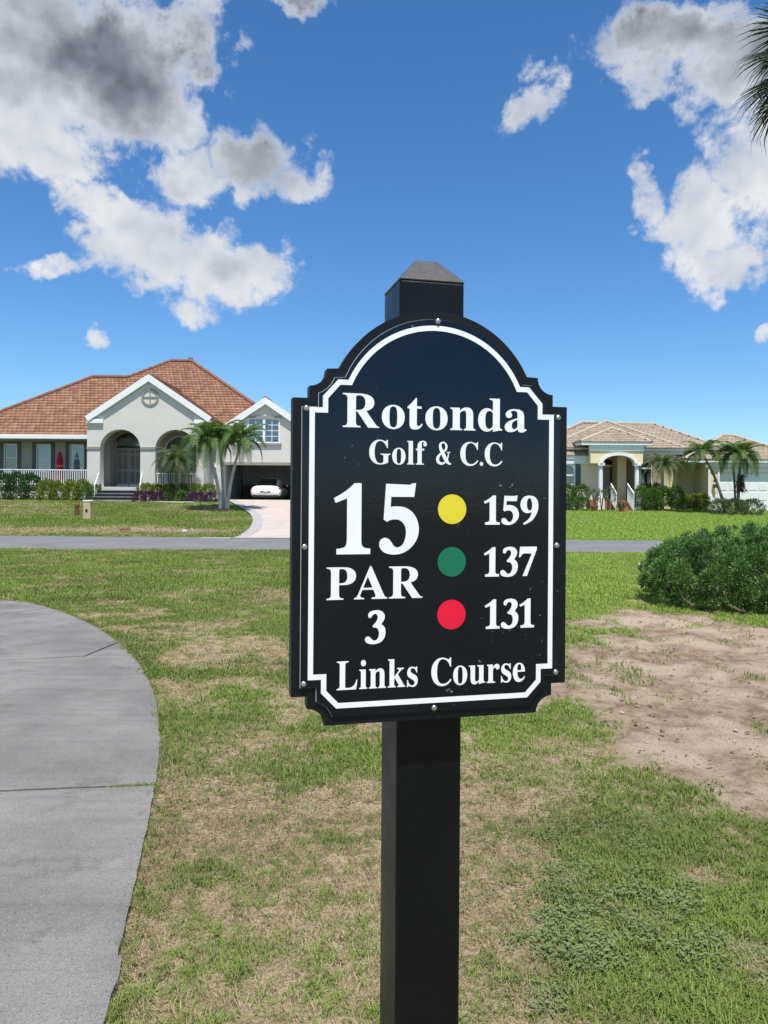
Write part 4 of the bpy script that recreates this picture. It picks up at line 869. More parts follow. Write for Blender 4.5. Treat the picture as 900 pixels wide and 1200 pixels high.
# gable trims: rake boards, soffits, returns and the round vent ornament
def rakes(c, yf, za, hw, yb):
    for s in (-1, 1):
        a, b2 = Vector((c, yf-.05, za)), Vector((c+s*hw, yf-.05, za-SLP*hw)); d = (b2-a).normalized(); n = Vector((-d.z, 0, d.x)) if s > 0 else Vector((d.z, 0, -d.x)); n = n if n.z > 0 else -n
        vs = [a+Vector((0,0,.13)), b2+n*.11, b2-n*.22, a-Vector((0,0,.28))]
        MB().add([p for p in vs]+[p+Vector((0,.06,0)) for p in vs], [(0,1,2,3),(7,6,5,4),(0,4,5,1),(1,5,6,2),(2,6,7,3),(3,7,4,0)]).build('rake_board', M['trim_white'], LH)
        vs = [a-Vector((0,-.06,.26)), b2-n*.20+Vector((0,.06,0)), b2-n*.20+Vector((0,yb,0)), a-Vector((0,-yb,.26))]
        MB().add(vs+[p-n*.03 for p in vs], [(0,1,2,3),(7,6,5,4),(0,4,5,1),(1,5,6,2),(2,6,7,3),(3,7,4,0)]).build('soffit', M['trim_white'], LH)
rakes(gc, 43.6, zap, HW, .15)
for s in (-1, 1):
    xa = gc+s*HW; box('eave_return', M['trim_white'], LH, min(xa, xa-s*.95), max(xa, xa-s*.95), 43.60, 44.0, zev-.30, zev-.06, bev=.02)
v = []; f = []; oc = (X(177.5, 43.97, 466), Z(466, 43.97, 177))
for r_ in (.40, .50): v += [(oc[0]+r_*cos(2*pi*k/32), 43.69, oc[1]+r_*sin(2*pi*k/32)) for k in range(32)]+[(oc[0]+r_*cos(2*pi*k/32), 43.75, oc[1]+r_*sin(2*pi*k/32)) for k in range(32)]
for k in range(32):
    j = (k+1) % 32; f += [(k, j, j+64, k+64), (k, k+32, j+32, j), (k+64, j+64, j+96, k+96)]
om = MB().add(v, f).build('gable_ornament', M['trim_taupe'], LH)
box('cross_bar', M['trim_taupe'], om, oc[0]-.4, oc[0]+.4, 43.70, 43.75, oc[1]-.03, oc[1]+.03); box('cross_bar', M['trim_taupe'], om, oc[0]-.03, oc[0]+.03, 43.695, 43.752, oc[1]-.4, oc[1]+.4)
# roofs
ZE = 4.93; YE = 45.4
und = M['trim_taupe']
xL, xR = -26.0, -5.06
ys_ = 47.35; zs2 = ZE+SLP*(ys_-YE)
roof_plane([(xL, YE, ZE), (gxl-.03, YE, ZE), (gxl-.03, ys_, zs2), (gxr-.1, ys_, zs2), (gxr-.1, 46.1, ZE+SLP*.7), (xR-.69, 46.1, ZE+SLP*.7), (-13.56, 54, 10.74), (-15.1, 54, 10.74), (-17.3, 51.8, 9.254), (-19.7, 51.8, 9.254)], M['tile_red'], LH, und, 3)
roof_plane([(xL, 58.2, ZE), (xL, YE, ZE), (-19.7, 51.8, 9.254)], M['tile_red'], LH, und, 4)
roof_plane([(xR, 45.9, ZE), (xR, 62.6, ZE), (-13.56, 54, 10.74), (xR-.69, 46.1, ZE+SLP*.7)], M['tile_red'], LH, und, 5)
roof_plane([(-4.0, 62.6, ZE), (xL, 62.6, ZE), (-15.1, 54, 10.74), (-13.56, 54, 10.74)], M['tile_red'], LH, und, 6, tile=False)
roof_plane([(xL, 62.6, ZE), (-23.7, 45.41, ZE), (-15.1, 54, 10.74)], M['tile_red'], LH, und, 6, tile=False)
yb_ = lambda z: YE+(z-ZE)/SLP
for s in (-1, 1): roof_plane([(gc+s*HW, 43.6, zev), (gc+s*HW, yb_(zev)+.1, zev), (gc, yb_(zap), zap), (gc, 43.6, zap)][::1], M['tile_red'], LH, und, 7+s)
GYF = 45.2; ggc = X(311, GYF, 468); gza = Z(468, GYF, 311); ghw = 3.6
for s in (-1, 1): roof_plane([(ggc+s*ghw, GYF, gza-SLP*ghw), (ggc+s*ghw, 52.4, gza-SLP*ghw), (ggc, 52.4, gza), (ggc, GYF, gza)], M['tile_red'], LH, und, 9+s)
rakes(ggc, GYF, gza, ghw, .15)
caps([((-19.7,51.8,9.33),(xL,YE,ZE+.06)), ((-17.3,51.8,9.33),(-19.7,51.8,9.33)), ((-17.3,51.8,9.33),(-15.1,54,10.8)), ((-15.1,54,10.82),(-13.56,54,10.82)), ((-13.56,54,10.8),(xR-.69,46.1,ZE+SLP*.7+.06)), ((gc,43.6,zap+.05),(gc,yb_(zap),zap+.05)), ((ggc,GYF,gza+.05),(ggc,yb_(gza),gza+.05))], M['ridge_red'], LH)
MB().tube([(-13.9,54,10.8),(-13.75,54,11.05),(-13.5,54,11.0)], .05, 6).build('ridge_vent', M['ridge_red'], LH)
# left wing with its porch
fe = box('fascia', M['trim_white'], LH, xL, gxl-.02, YE-.12, YE+.02, ZE-.26, ZE-.01, bev=.02)
YW = 47.5
wl0 = Z(519, YW, 50)
ws = [(X(4.5, YW), X(20, YW), 'dark_room'), (X(42.5, YW), X(59.5, YW), 'blind_and_sky'), (X(81.5, YW), X(98.5, YW), 'blind_and_sky')]
wz0, wz1 = Z(553, YW, 50), Z(520.5, YW, 50)
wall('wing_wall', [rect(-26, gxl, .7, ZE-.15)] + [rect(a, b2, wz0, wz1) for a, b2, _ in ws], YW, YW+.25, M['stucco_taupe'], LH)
for a, b2, bk in ws:
    w = window(LH, a, b2, wz0, wz1, YW, M['trim_white'], 1, 2, back=bk, fw=.05, mw=.05)
    for s in (-1, 1):
        sh = box('shutter', M['shutter'], LH, (a-.24) if s < 0 else b2+.02, (a-.02) if s < 0 else b2+.24, YW-.05, YW-.002, wz0-.02, wz1+.05)
    box('lintel', M['shutter'], LH, a-.24, b2+.24, YW-.07, YW-.003, wz1+.052, wz1+.16)
box('porch_soffit', M['trim_taupe'], LH, -26, gxl, YE+.03, YW, ZE-.30, ZE-.24)
box('porch_base', M['stucco'], LH, -26, gxl-.005, 45.75, YW, .6, FL-.02); box('porch_deck', M['porch_floor'], LH, -26, gxl-.005, 45.65, YW-.005, FL-.018, FL+.03)
railing(LH, X(-40, 45.85), gxl-.03, 45.85, FL+.03, Z(550, 45.85, 50)-FL-.03)
# garage wing
gw0, gw1 = gxr-.2, ggc+3.45; go0, go1 = X(263.5, 45.6, 565), X(359, 45.6, 565); goz = Z(545, 45.6, 300); GFZ = Z(588.3, 45.6, 300)
uw0, uw1 = X(291, 45.6, 505), X(328.5, 45.6, 505); uz0, uz1 = Z(519.5, 45.6, 310), Z(490.5, 45.6, 310)
gtop = lambda x: gza-.16-SLP*abs(x-ggc)
wall('garage_wall', [[(gw0, .6), (go0, .6), (go0, goz), (go1, goz), (go1, .6), (gw1, .6), (gw1, gtop(gw1)), (ggc, gza-.16), (gw0, gtop(gw0))], rect(uw0, uw1, uz0, uz1)], 45.36, 45.9, M['stucco'], LH)
um = (uw0+uw1)/2
window(LH, uw0, um+.02, uz0, uz1, 45.36, M['trim_white'], 2, 4, back='blind_and_sky', fw=.07, mw=.035); window(LH, um-.02+.045, uw1, uz0, uz1, 45.36, M['trim_white'], 2, 4, back='blind_and_sky', fw=.07, mw=.035)
box('window_sill', M['trim_taupe'], LH, uw0-.12, uw1+.12, 45.26, 45.38, uz0-.14, uz0-.002, bev=.01); box('window_head', M['trim_taupe'], LH, uw0-.12, uw1+.12, 45.29, 45.37, uz1+.002, uz1+.12)
box('garage_trim', M['trim_taupe'], LH, go0-.14, go1+.14, 45.30, 45.38, goz+.002, goz+.16); box('garage_trim', M['trim_taupe'], LH, go0-.14, go0, 45.305, 45.38, 1.0, goz+.001); box('garage_trim', M['trim_taupe'], LH, go1, go1+.14, 45.305, 45.38, 1.0, goz+.001)
gi_ = M['garage_inside']
box('garage_floor', M['garage_floor'], LH, gw0+.05, gw1-.05, 45.45, 52.2, .6, GFZ)
box('garage_back_wall', gi_, LH, gw0+.05, gw1-.05, 52.0, 52.2, GFZ, goz+.5); box('garage_side_wall', gi_, LH, gw0+.02, go0-.1, 45.9, 52, GFZ, goz+.5); box('garage_side_wall', gi_, LH, go1+.1, gw1-.02, 45.9, 52, GFZ, goz+.5)
box('garage_ceiling', gi_, LH, gw0+.05, gw1-.05, 45.9, 52.1, goz+.45, goz+.6); box('cabinet', M['shutter'], LH, go0+.05, go1-.05, 51.5, 51.98, GFZ, GFZ+1.1)
box('outer_wall', M['stucco'], LH, gw1-.3, gw1, 45.9, 52.2, .6, 4.6); box('outer_wall', M['stucco'], LH, -25.5, xR-.5, 60, 60.3, .6, 4.9); box('outer_wall', M['stucco'], LH, xR-.8, xR-.5, 52.2, 60, .6, 4.9)
wall('outer_gable', [[(gw0+1.5, 4.0), (gw1, 4.0), (gw1, gtop(gw1)), (ggc, gza-.16), (gw0+1.5, gtop(gw0+1.5))]], 52.21, 52.4, M['stucco'], LH); box('outer_wall', M['stucco'], LH, -25.6, -25.3, YW+.25, 60, .6, 4.9)
sc = (X(252, 45.5, 545), Z(545, 45.5, 252)); MB().cyl((sc[0], 45.25), .13, .10, sc[1]-.16, sc[1]+.14, 12).build('wall_lamp', M['lamp_glass'], LH); box('lamp_bracket', M['trim_taupe'], LH, sc[0]-.06, sc[0]+.06, 45.25, 45.36, sc[1]-.45, sc[1]-.17)

# ================= right house
RH = empty('yellow_house', (X(722, 43), 43, .75)); tag(RH, 'pale yellow house with beige tile roof, arched portico and white garage door', 'house')
RF = Z(586, 42.6, 725)                        # porch floor
D1 = 42.6
# left wing
lx1 = X(702, 43.3, 560); le = Z(537, 43.0, 690)
lwx0, lwx1 = X(657, 43.3, 555), X(674, 43.3, 555); lwz0, lwz1 = Z(569, 43.3, 670), Z(543.5, 43.3, 670)
wall('wing_wall', [rect(X(600, 43.3), lx1, .3, le), archloop(lwx0, lwx1, lwz0, lwz1-.28, lwz1)], 43.3, 43.6, M['stucco_yellow'], RH)
w = MB().slab([archloop(lwx0, lwx1, lwz0, lwz1-.28, lwz1), rect(lwx0+.09, lwx1-.09, lwz0+.09, lwz0+.55), archloop(lwx0+.09, lwx1-.09, lwz0+.62, lwz1-.28, lwz1-.09)], 43.26, 43.42, XZ).build('window', M['trim_white'], RH)
box('pane', M['glass'], w, lwx0+.09, lwx1-.09, 43.33, 43.336, lwz0+.09, lwz1-.1); box('window_interior', M['dark_room'], w, lwx0+.03, lwx1-.03, 43.5, 43.52, lwz0+.03, lwz1-.02)
box('shutter', M['shutter'], RH, lwx1+.02, lwx1+.30, 43.25, 43.298, lwz0-.02, lwz1-.02)
box('frieze', M['trim_white'], RH, X(600, 43.2), lx1+.02, 43.2, 43.298, le-.30, le-.002); box('wall_base', M['trim_white'], RH, X(600, 43.2), lx1+.02, 43.24, 43.298, .3, Z(578, 43.3, 690))
box('fascia', M['trim_white'], RH, X(600, 42.9), X(703, 42.9), 43.15, 43.23, le-.02, le+.17)
# portico
pw0, pw1 = X(692, D1, 530), X(753.5, D1, 530); pe = Z(520, 42.0, 720); psz = Z(543, D1, 720); ptz = Z(533.6, D1, 725); pa0, pa1 = X(706.5, D1), X(743.5, D1)
n_ = 14; c_, r_ = (pa0+pa1)/2, (pa1-pa0)/2
wall('portico_wall', [[(pw0, psz), (pa0, psz)] + [(c_-r_*cos(pi*k/n_), psz+(ptz-psz)*sin(pi*k/n_)) for k in range(1, n_)] + [(pa1, psz), (pw1, psz), (pw1, pe-.02), (pw0, pe-.02)]], D1, D1+.4, M['stucco_yellow'], RH)
MB().slab([[(c_-(r_+.16)*cos(pi*k/n_), psz+(ptz+.16-psz)*sin(pi*k/n_)) for k in range(0, n_+1)] + [(c_+r_*cos(pi*k/n_), psz+(ptz-psz)*sin(pi*k/n_)) for k in range(0, n_+1)]], D1-.05, D1+.02, XZ).build('arch_trim', M['trim_white'], RH)
box('frieze', M['trim_white'], RH, pw0-.05, pw1+.05, D1-.06, D1-.002, pe-.34, pe-.021)
for u in (703.6, 746.2):
    cx = X(u, D1+.18); cb = MB().cyl((cx, D1+.18), .14, .125, RF-.3, psz-.12, 16); co_ = cb.build('column', M['trim_white'], RH, sm=False)
    box('capital', M['trim_white'], co_, cx-.19, cx+.19, D1-.02, D1+.38, psz-.12, psz+.02); box('plinth', M['trim_white'], co_, cx-.19, cx+.19, D1-.02, D1+.38, .3, RF+.12)
box('porch_slab', M['brick_step'], RH, pw0, pw1, D1+.02, 45.6, .3, RF)
YP = 45.2; ddx0, ddx1 = X(705.5, YP, 555), X(719, YP, 555); ddz = Z(547, YP, 712)
wall('porch_back_wall', [rect(pw0-.5, pw1+.6, RF, pe), rect(ddx0, ddx1, RF+.01, ddz), archloop(ddx0, ddx1, ddz+.12, ddz+.14, ddz+.46)], YP, YP+.2, M['stucco_yellow'], RH)
fd = MB().slab([rect(ddx0-.02, ddx1+.14, RF+.005, ddz+.08), rect(ddx0+.03, ddx1-.02, RF+.02, ddz)], YP-.05, YP+.1, XZ).build('front_door', M['trim_white'], RH)
box('door_leaf', M['door_taupe'], fd, ddx0+.03, ddx1-.20, YP+.02, YP+.07, RF+.02, ddz); box('side_light', M['dark_room'], fd, ddx1-.19, ddx1-.02, YP+.02, YP+.06, RF+.02, ddz)
wall('transom_pane', [archloop(ddx0, ddx1, ddz+.12, ddz+.14, ddz+.46)], YP+.05, YP+.06, M['car_glass'], fd)
bx = X(723, 44.2); box('porch_side_wall', M['stucco_yellow'], RH, bx, bx+.5, 44.1, YP-.003, RF, pe); 
# wall right of the portico with an arched window
rx1 = X(792, 43.9); re = Z(528, 43.2, 780); rwx0, rwx1 = X(749.5, 43.9, 555), X(764, 43.9, 555); rwz0, rwz1 = Z(574, 43.9, 757), Z(541, 43.9, 757)
wall('main_wall', [rect(pw1-.05, rx1, .3, re), archloop(rwx0, rwx1, rwz0, rwz1-.3, rwz1)], 43.9, 44.15, M['stucco_yellow'], RH)
w = MB().slab([archloop(rwx0, rwx1, rwz0, rwz1-.3, rwz1), rect(rwx0+.06, rwx1-.06, rwz0+.06, rwz1-.42), archloop(rwx0+.06, rwx1-.06, rwz1-.34, rwz1-.3, rwz1-.05)], 43.86, 44.0, XZ).build('window', M['trim_white'], RH)
box('pane', M['glass'], w, rwx0+.04, rwx1-.04, 43.93, 43.936, rwz0+.04, rwz1-.05); box('window_interior', M['dark_room'], w, rwx0, rwx1, 44.1, 44.12, rwz0, rwz1)
box('shutter', M['shutter'], RH, rwx0-.36, rwx0-.02, 43.84, 43.898, rwz0, rwz1-.1)
box('frieze', M['trim_white'], RH, pw1-.05, rx1+.4, 43.82, 43.898, re-.20, re-.002)
box('fascia', M['trim_white'], RH, pw1-.3, X(803, 43.6), 43.64, 43.74, re-.0, re+.17)
# recessed link wall and garage
ge = Z(541, 42.3, 850); kx1 = X(830.5, 42.7)
box('link_wall', M['stucco_yellow'], RH, rx1-.3, kx1+.3, 44.9, 45.1, .3, ge+.5)
box('wall_base', M['trim_white'], RH, rx1-.1, kx1, 44.84, 44.898, .3, Z(579, 44.9, 810))
gd0, gd1 = X(843, 42.7, 570), X(936, 42.7, 570); gdz = Z(553, 42.7, 870); gend = X(948, 42.7)
wall('garage_wall', [[(kx1, .3), (gd0, .3), (gd0, gdz), (gd1, gdz), (gd1, .3), (gend, .3), (gend, ge), (kx1, ge)]], 42.7, 42.95, M['stucco_yellow'], RH)
MB().box(kx1-.001, kx1+.25, 42.95, 50, .3, ge).build('side_wall', M['stucco_yellow'], RH)
gdo = box('garage_door', M['trim_white'], RH, gd0, gd1, 42.84, 42.90, .4, gdz)
for i in range(4):
    for j in range(8):
        w_ = (gd1-gd0)/8; hh = (gdz-.75)/4; box('door_panel', M['trim_white'], gdo, gd0+j*w_+.06, gd0+(j+1)*w_-.06, 42.825, 42.842, .75+i*hh+.07, .75+(i+1)*hh-.07)
box('garage_trim', M['trim_white'], RH, gd0-.12, gd1+.12, 42.66, 42.71, gdz+.001, gdz+.12); box('garage_trim', M['trim_white'], RH, gd0-.12, gd0, 42.66, 42.71, .5, gdz)
box('wall_base', M['trim_white'], RH, kx1-.02, gd0-.13, 42.66, 42.698, .3, Z(581, 42.7, 835))
box('downspout', M['trim_white'], RH, kx1-.06, kx1+.05, 42.6, 42.68, .5, ge); box('fascia', M['trim_white'], RH, X(803, 42.48), gend+.5, 42.46, 42.56, ge-.03, ge+.17)
box('frieze', M['trim_white'], RH, kx1, gend, 42.64, 42.698, ge-.28, ge-.031)
for (u, v_) in ((838, 563), (838.5, 569.5)):
    p = at(u, v_, 42.55); MB().cyl((p.x, p.y), .10, .06, p.z-.10, p.z+.10, 8).build('wall_lamp', M['lamp_black'], RH)
p = at(830, 546, 42.5); MB().cyl((p.x-.1, p.y), .09, .12, p.z-.08, p.z+.06, 10).build('eave_light', M['lamp_glass'], RH)
MB().box(X(600, 43.3), X(600, 43.3)+.3, 43.6, 51.5, .3, le).build('outer_wall', M['stucco_yellow'], RH); MB().box(8.6, 19, 54, 54.3, .3, 3.9).build('outer_wall', M['stucco_yellow'], RH); MB().box(gend-.3, gend, 42.95, 51.5, .3, ge).build('outer_wall', M['stucco_yellow'], RH)
# steps and railings of the portico
sx0, sx1 = X(722, 41.8), X(742, 41.8)
for i in range(3):
    z1 = RF-.17*(i+1); box('step', M['brick_step'], RH, sx0, sx1, D1-.32*(i+1), D1+.02-.32*i, .3, z1)
for u0, v0, u1, v1 in ((715.5, 568.5, 722.5, 578.5), (735, 570.5, 743, 577.5)):
    a, b2 = at(u0, v0, 42.5), at(u1, v1, 41.2); a = Vector((a.x, 42.5, RF+.9)); b2 = Vector((b2.x, 41.3, RF+.35))
    if u0 < 730: a.x, b2.x = X(716, 42.5), X(722.5, 41.3)
    else: a.x, b2.x = X(735.5, 42.5), X(743, 41.3)
    rl = bar('step_railing', M['trim_white'], RH, a, b2, .055)
    for t_ in np.linspace(0, 1, 9):
        p = a+(b2-a)*t_; gzp = float(gz(p.x, p.y)); MB().box(p.x-.014, p.x+.014, p.y-.014, p.y+.014, max(gzp, p.z-.95), p.z).build('baluster', M['trim_white'], rl)
# roofs
tb = M['tile_beige']; ub = M['trim_white']
mr0, mr1 = at(682, 496, 49), at(766, 498.2, 49); mzr = (mr0.z+mr1.z)/2; me_y, me_z = 43.75, re+.16
roof_plane([(8.2, me_y, me_z), (19.3, me_y, me_z), (mr1.x, 49, mzr), (mr0.x, 49, mzr)], tb, RH, ub, 21)
roof_plane([(19.3, me_y, me_z), (19.3, 55, me_z), (mr1.x, 49, mzr)], tb, RH, ub, 22); roof_plane([(8.2, 55, me_z), (8.2, me_y, me_z), (mr0.x, 49, mzr)], tb, RH, ub, 23)
roof_plane([(19.3, 55, me_z), (8.2, 55, me_z), (mr0.x, 49, mzr), (mr1.x, 49, mzr)], tb, RH, ub, 23, tile=False)
fa = at(710.5, 494.8, 48.0); fc = (X(803, 43.6), 43.6, re+.17); fl = (X(640, 43.6), 43.6, re+.17)
roof_plane([fl, fc, (fa.x, 48.0, fa.z)], tb, RH, ub, 24); roof_plane([fc, (fc[0], 50, fc[2]), (fa.x, 50, fa.z), (fa.x, 48, fa.z)], tb, RH, ub, 25)
pa_ = at(717, 502.8, 45.0); pl0, pl1 = (X(680, 42.46), 42.46, pe+.15), (X(763, 42.46), 42.46, pe+.15)
roof_plane([pl0, pl1, (pa_.x, 45.0, pa_.z)], tb, RH, ub, 26); roof_plane([pl1, (pl1[0], 46.5, pl1[2]), (pa_.x, 46.8, pa_.z), (pa_.x, 45, pa_.z)], tb, RH, ub, 27); roof_plane([(pl0[0], 46.5, pl0[2]), pl0, (pa_.x, 45, pa_.z), (pa_.x, 46.8, pa_.z)], tb, RH, ub, 28)
for a in ((pl0[0], pl1[0], 42.44, 42.52), (pl0[0], pl0[0]+.1, 42.52, 43.5), (pl1[0]-.1, pl1[0], 42.52, 43.5)): box('fascia', M['trim_white'], RH, a[0], a[1], a[2], a[3], pe-.04, pe+.13)
box('soffit', M['trim_white'], RH, pl0[0]+.1, pl1[0]-.1, 42.52, 45, pe-.02, pe+.03)
la = at(655, 508, 47); lc = (X(703, 43.16), 43.16, le+.16)
roof_plane([(X(590, 43.16), 43.16, le+.16), lc, (la.x, 47, la.z), (X(620, 47), 47, la.z)], tb, RH, ub, 29); roof_plane([lc, (lc[0], 47.5, lc[2]), (la.x, 47, la.z)], tb, RH, ub, 30)
roof_plane([(X(590, 43.16), 52, le+.16), (X(590, 43.16), 43.16, le+.16), (X(620, 47), 47, la.z)], tb, RH, ub, 34); roof_plane([(lc[0], 52, lc[2]), (X(590, 43.16), 52, le+.16), (X(620, 47), 47, la.z), (la.x, 47, la.z)], tb, RH, ub, 35, tile=False)
g0, g1 = at(846, 511.5, 47), at(859, 511.5, 47); gl0, gl1 = (X(803, 42.48), 42.48, ge+.16), (X(985, 42.25)+.5, 42.25, ge+.16)
gl1 = (X(952, 42.48), 42.48, ge+.16)
roof_plane([gl0, gl1, (g1.x, 47, g1.z), (g0.x, 47, g0.z)], tb, RH, ub, 31); roof_plane([(gl0[0], 52, gl0[2]), gl0, (g0.x, 47, g0.z)], tb, RH, ub, 32); roof_plane([gl1, (gl1[0], 52, gl1[2]), (g1.x, 47, g1.z)], tb, RH, ub, 33)
up_ = Vector((0, 0, .05))
caps([(mr0+up_, mr1+up_), (mr1+up_, (19.3, me_y, me_z+.05)), (mr0+up_, (8.2, me_y, me_z+.05)), (fa+up_, fc), (fa+up_, fl), (fa+up_, (fa.x, 50, fa.z+.05)), (pa_+up_, pl0), (pa_+up_, pl1), (pa_+up_, (pa_.x, 46.8, pa_.z+.05)), (la+up_, lc), (g0+up_, g1+up_), (g0+up_, gl0), (g1+up_, gl1)], M['ridge_beige'], RH, .10)

# ------------------------------------------------------------------ plants
def unit(n):
    v = rng.normal(size=(n, 3)); return v/np.linalg.norm(v, axis=1, keepdims=True)
def leaves(P_, N_, L, Wd, jitter=.7):
    """folded leaf blades at points P_, pointing roughly along N_"""
    n = len(P_); d = N_ + jitter*unit(n); d /= np.linalg.norm(d, axis=1, keepdims=True)
    s = np.cross(d, unit(n)); s /= np.linalg.norm(s, axis=1, keepdims=True); q = np.cross(s, d)
    l = (L*(.6+.8*rng.random(n)))[:, None]; w = (Wd*(.7+.6*rng.random(n)))[:, None]
    V = np.stack([P_, P_+d*l*.5+s*w*.5+q*w*.18, P_+d*l, P_+d*l*.5-s*w*.5+q*w*.18], 1).reshape(-1, 3)
    b = 4*np.arange(n); F = np.concatenate([np.stack([b, b+1, b+2], 1), np.stack([b, b+2, b+3], 1)])
    return V, F
def lumps(lobes, n, flat=.0):
    """points and outward normals spread through the outer part of a set of ellipsoids (cx, cy, cz, rx, ry, rz)"""
    lb = np.array(lobes, float); area = lb[:, 3]*lb[:, 5]+lb[:, 4]*lb[:, 5]+lb[:, 3]*lb[:, 4]; k = rng.choice(len(lb), n, p=area/area.sum())
    u = unit(n); u[:, 2] = np.where(u[:, 2] < -.75, -u[:, 2], u[:, 2]); r = (.55+.45*rng.random(n)**.5)
    r *= 1+.22*(fbm(u[:, 0]*2+k*7, u[:, 1]*2+u[:, 2]*3, 1.6, 3)-.5)*2
    return lb[k, :3]+u*lb[k, 3:]*r[:, None], u, r
def shrub(name, label, cat, lobes, n, L, Wd, mt, group=None, stems=4, jitter=.8, floor=True):
    c0 = np.mean([l[:2] for l in lobes], axis=0); z0 = float(gz(*c0)); o = empty(name, (c0[0], c0[1], z0)); tag(o, label, cat, group)
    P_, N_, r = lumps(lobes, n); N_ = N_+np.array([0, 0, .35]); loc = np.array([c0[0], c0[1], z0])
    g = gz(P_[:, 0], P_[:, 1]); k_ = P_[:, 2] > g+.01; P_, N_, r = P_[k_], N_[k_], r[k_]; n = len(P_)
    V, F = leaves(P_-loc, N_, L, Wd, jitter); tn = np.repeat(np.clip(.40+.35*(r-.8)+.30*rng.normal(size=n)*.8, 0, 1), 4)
    obj('foliage', mesh_np('foliage', V, F, M[mt], {'tint': tn}), o)
    mb = MB()
    for l in lobes[:stems]:
        for k in range(3):
            a = rng.random()*6.28; mb.tube([(c0[0]*.3+l[0]*.7, c0[1]*.3+l[1]*.7, float(gz(l[0], l[1]))-.05), (l[0]+.3*l[3]*cos(a), l[1]+.3*l[4]*sin(a), l[2]+.2*l[5]), (l[0]+.6*l[3]*cos(a), l[1]+.6*l[4]*sin(a), l[2]+.6*l[5])], [.03, .02, .008], 5)
    mb.build('stem', M['stem_wood'], o); return o
def row(u0, u1, vt, vb, D, depth, n, seed=0, bulge=.25):
    """lobes that fill a photo rectangle at depth D"""
    g = np.random.default_rng(seed); x0, x1 = X(u0, D, vb), X(u1, D, vb); zb, zt = Z(vb, D, (u0+u1)/2), Z(vt, D, (u0+u1)/2); out = []
    w = (x1-x0)/n
    for i in range(n):
        h = (zt-zb)*(1-bulge*.5*g.random()); rx_ = w*.62 if n > 1 else w*.5; out.append((x0+w*(i+.5), D+(g.random()-.5)*.2, zb+h*.48, min(rx_, (x1-x0)/2), depth, h*.54))
    return out
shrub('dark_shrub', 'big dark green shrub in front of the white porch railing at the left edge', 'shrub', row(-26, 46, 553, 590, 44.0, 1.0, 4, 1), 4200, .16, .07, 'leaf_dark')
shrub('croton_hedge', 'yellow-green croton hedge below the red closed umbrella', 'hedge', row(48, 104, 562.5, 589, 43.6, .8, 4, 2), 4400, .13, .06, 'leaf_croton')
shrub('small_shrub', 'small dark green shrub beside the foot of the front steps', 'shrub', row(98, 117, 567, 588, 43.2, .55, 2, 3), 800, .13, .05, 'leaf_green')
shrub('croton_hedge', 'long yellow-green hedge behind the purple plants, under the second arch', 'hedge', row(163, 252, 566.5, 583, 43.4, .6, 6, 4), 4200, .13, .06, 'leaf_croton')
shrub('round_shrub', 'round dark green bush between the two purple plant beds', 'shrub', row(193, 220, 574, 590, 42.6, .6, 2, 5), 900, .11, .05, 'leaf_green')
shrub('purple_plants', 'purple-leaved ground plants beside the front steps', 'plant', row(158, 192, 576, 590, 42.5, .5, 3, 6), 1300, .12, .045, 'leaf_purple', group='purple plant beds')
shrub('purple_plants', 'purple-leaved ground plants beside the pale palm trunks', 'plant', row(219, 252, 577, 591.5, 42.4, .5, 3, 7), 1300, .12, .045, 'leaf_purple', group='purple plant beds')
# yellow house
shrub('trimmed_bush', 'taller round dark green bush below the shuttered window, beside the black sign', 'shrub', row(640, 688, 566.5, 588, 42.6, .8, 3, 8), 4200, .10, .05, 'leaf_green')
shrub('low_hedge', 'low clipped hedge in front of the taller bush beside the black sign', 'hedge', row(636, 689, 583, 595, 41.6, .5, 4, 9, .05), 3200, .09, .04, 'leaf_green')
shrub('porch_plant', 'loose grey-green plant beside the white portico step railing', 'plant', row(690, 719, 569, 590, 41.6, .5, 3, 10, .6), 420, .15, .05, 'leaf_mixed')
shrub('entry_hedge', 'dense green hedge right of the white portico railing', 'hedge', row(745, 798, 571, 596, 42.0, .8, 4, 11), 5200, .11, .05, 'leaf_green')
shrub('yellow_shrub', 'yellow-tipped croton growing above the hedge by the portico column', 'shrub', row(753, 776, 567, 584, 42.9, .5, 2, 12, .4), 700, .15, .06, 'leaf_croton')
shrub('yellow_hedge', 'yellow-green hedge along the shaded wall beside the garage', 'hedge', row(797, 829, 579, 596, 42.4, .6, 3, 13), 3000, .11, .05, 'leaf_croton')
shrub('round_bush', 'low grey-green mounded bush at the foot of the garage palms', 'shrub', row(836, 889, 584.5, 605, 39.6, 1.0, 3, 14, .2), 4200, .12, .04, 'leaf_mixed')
o = empty('flower_pot', (X(697, 41.3), 41.3, float(gz(X(697, 41.3), 41.3)))); tag(o, 'terracotta pots under the grey-green plant by the portico steps', 'flower pot')
p = o.location; MB().tube([(p.x, p.y, p.z-.02), (p.x, p.y, p.z+.25), (p.x, p.y, p.z+.30), (p.x, p.y, p.z+.34)], [.13, .19, .21, .21], 14).build('pot', M['terracotta'], o)
o = empty('flower_pot', (X(729, 41.0), 41.05, float(gz(X(729, 41.0), 41.0)))); tag(o, 'small terracotta pot with a green plant standing at the portico steps', 'flower pot'); p = o.location
MB().tube([(p.x, p.y, p.z-.02), (p.x, p.y, p.z+.22), (p.x, p.y, p.z+.27)], [.10, .15, .16], 12).build('pot', M['terracotta'], o)
V, F = leaves(np.tile([[0, 0, .27]], (90, 1)) + rng.normal(size=(90, 3))*[.06, .06, .05], np.tile([[0, 0, 1.]], (90, 1)), .35, .06, 1.0); obj('foliage', mesh_np('foliage', V, F, M['leaf_mixed'], {'tint': np.repeat(rng.random(90), 4)}), o)

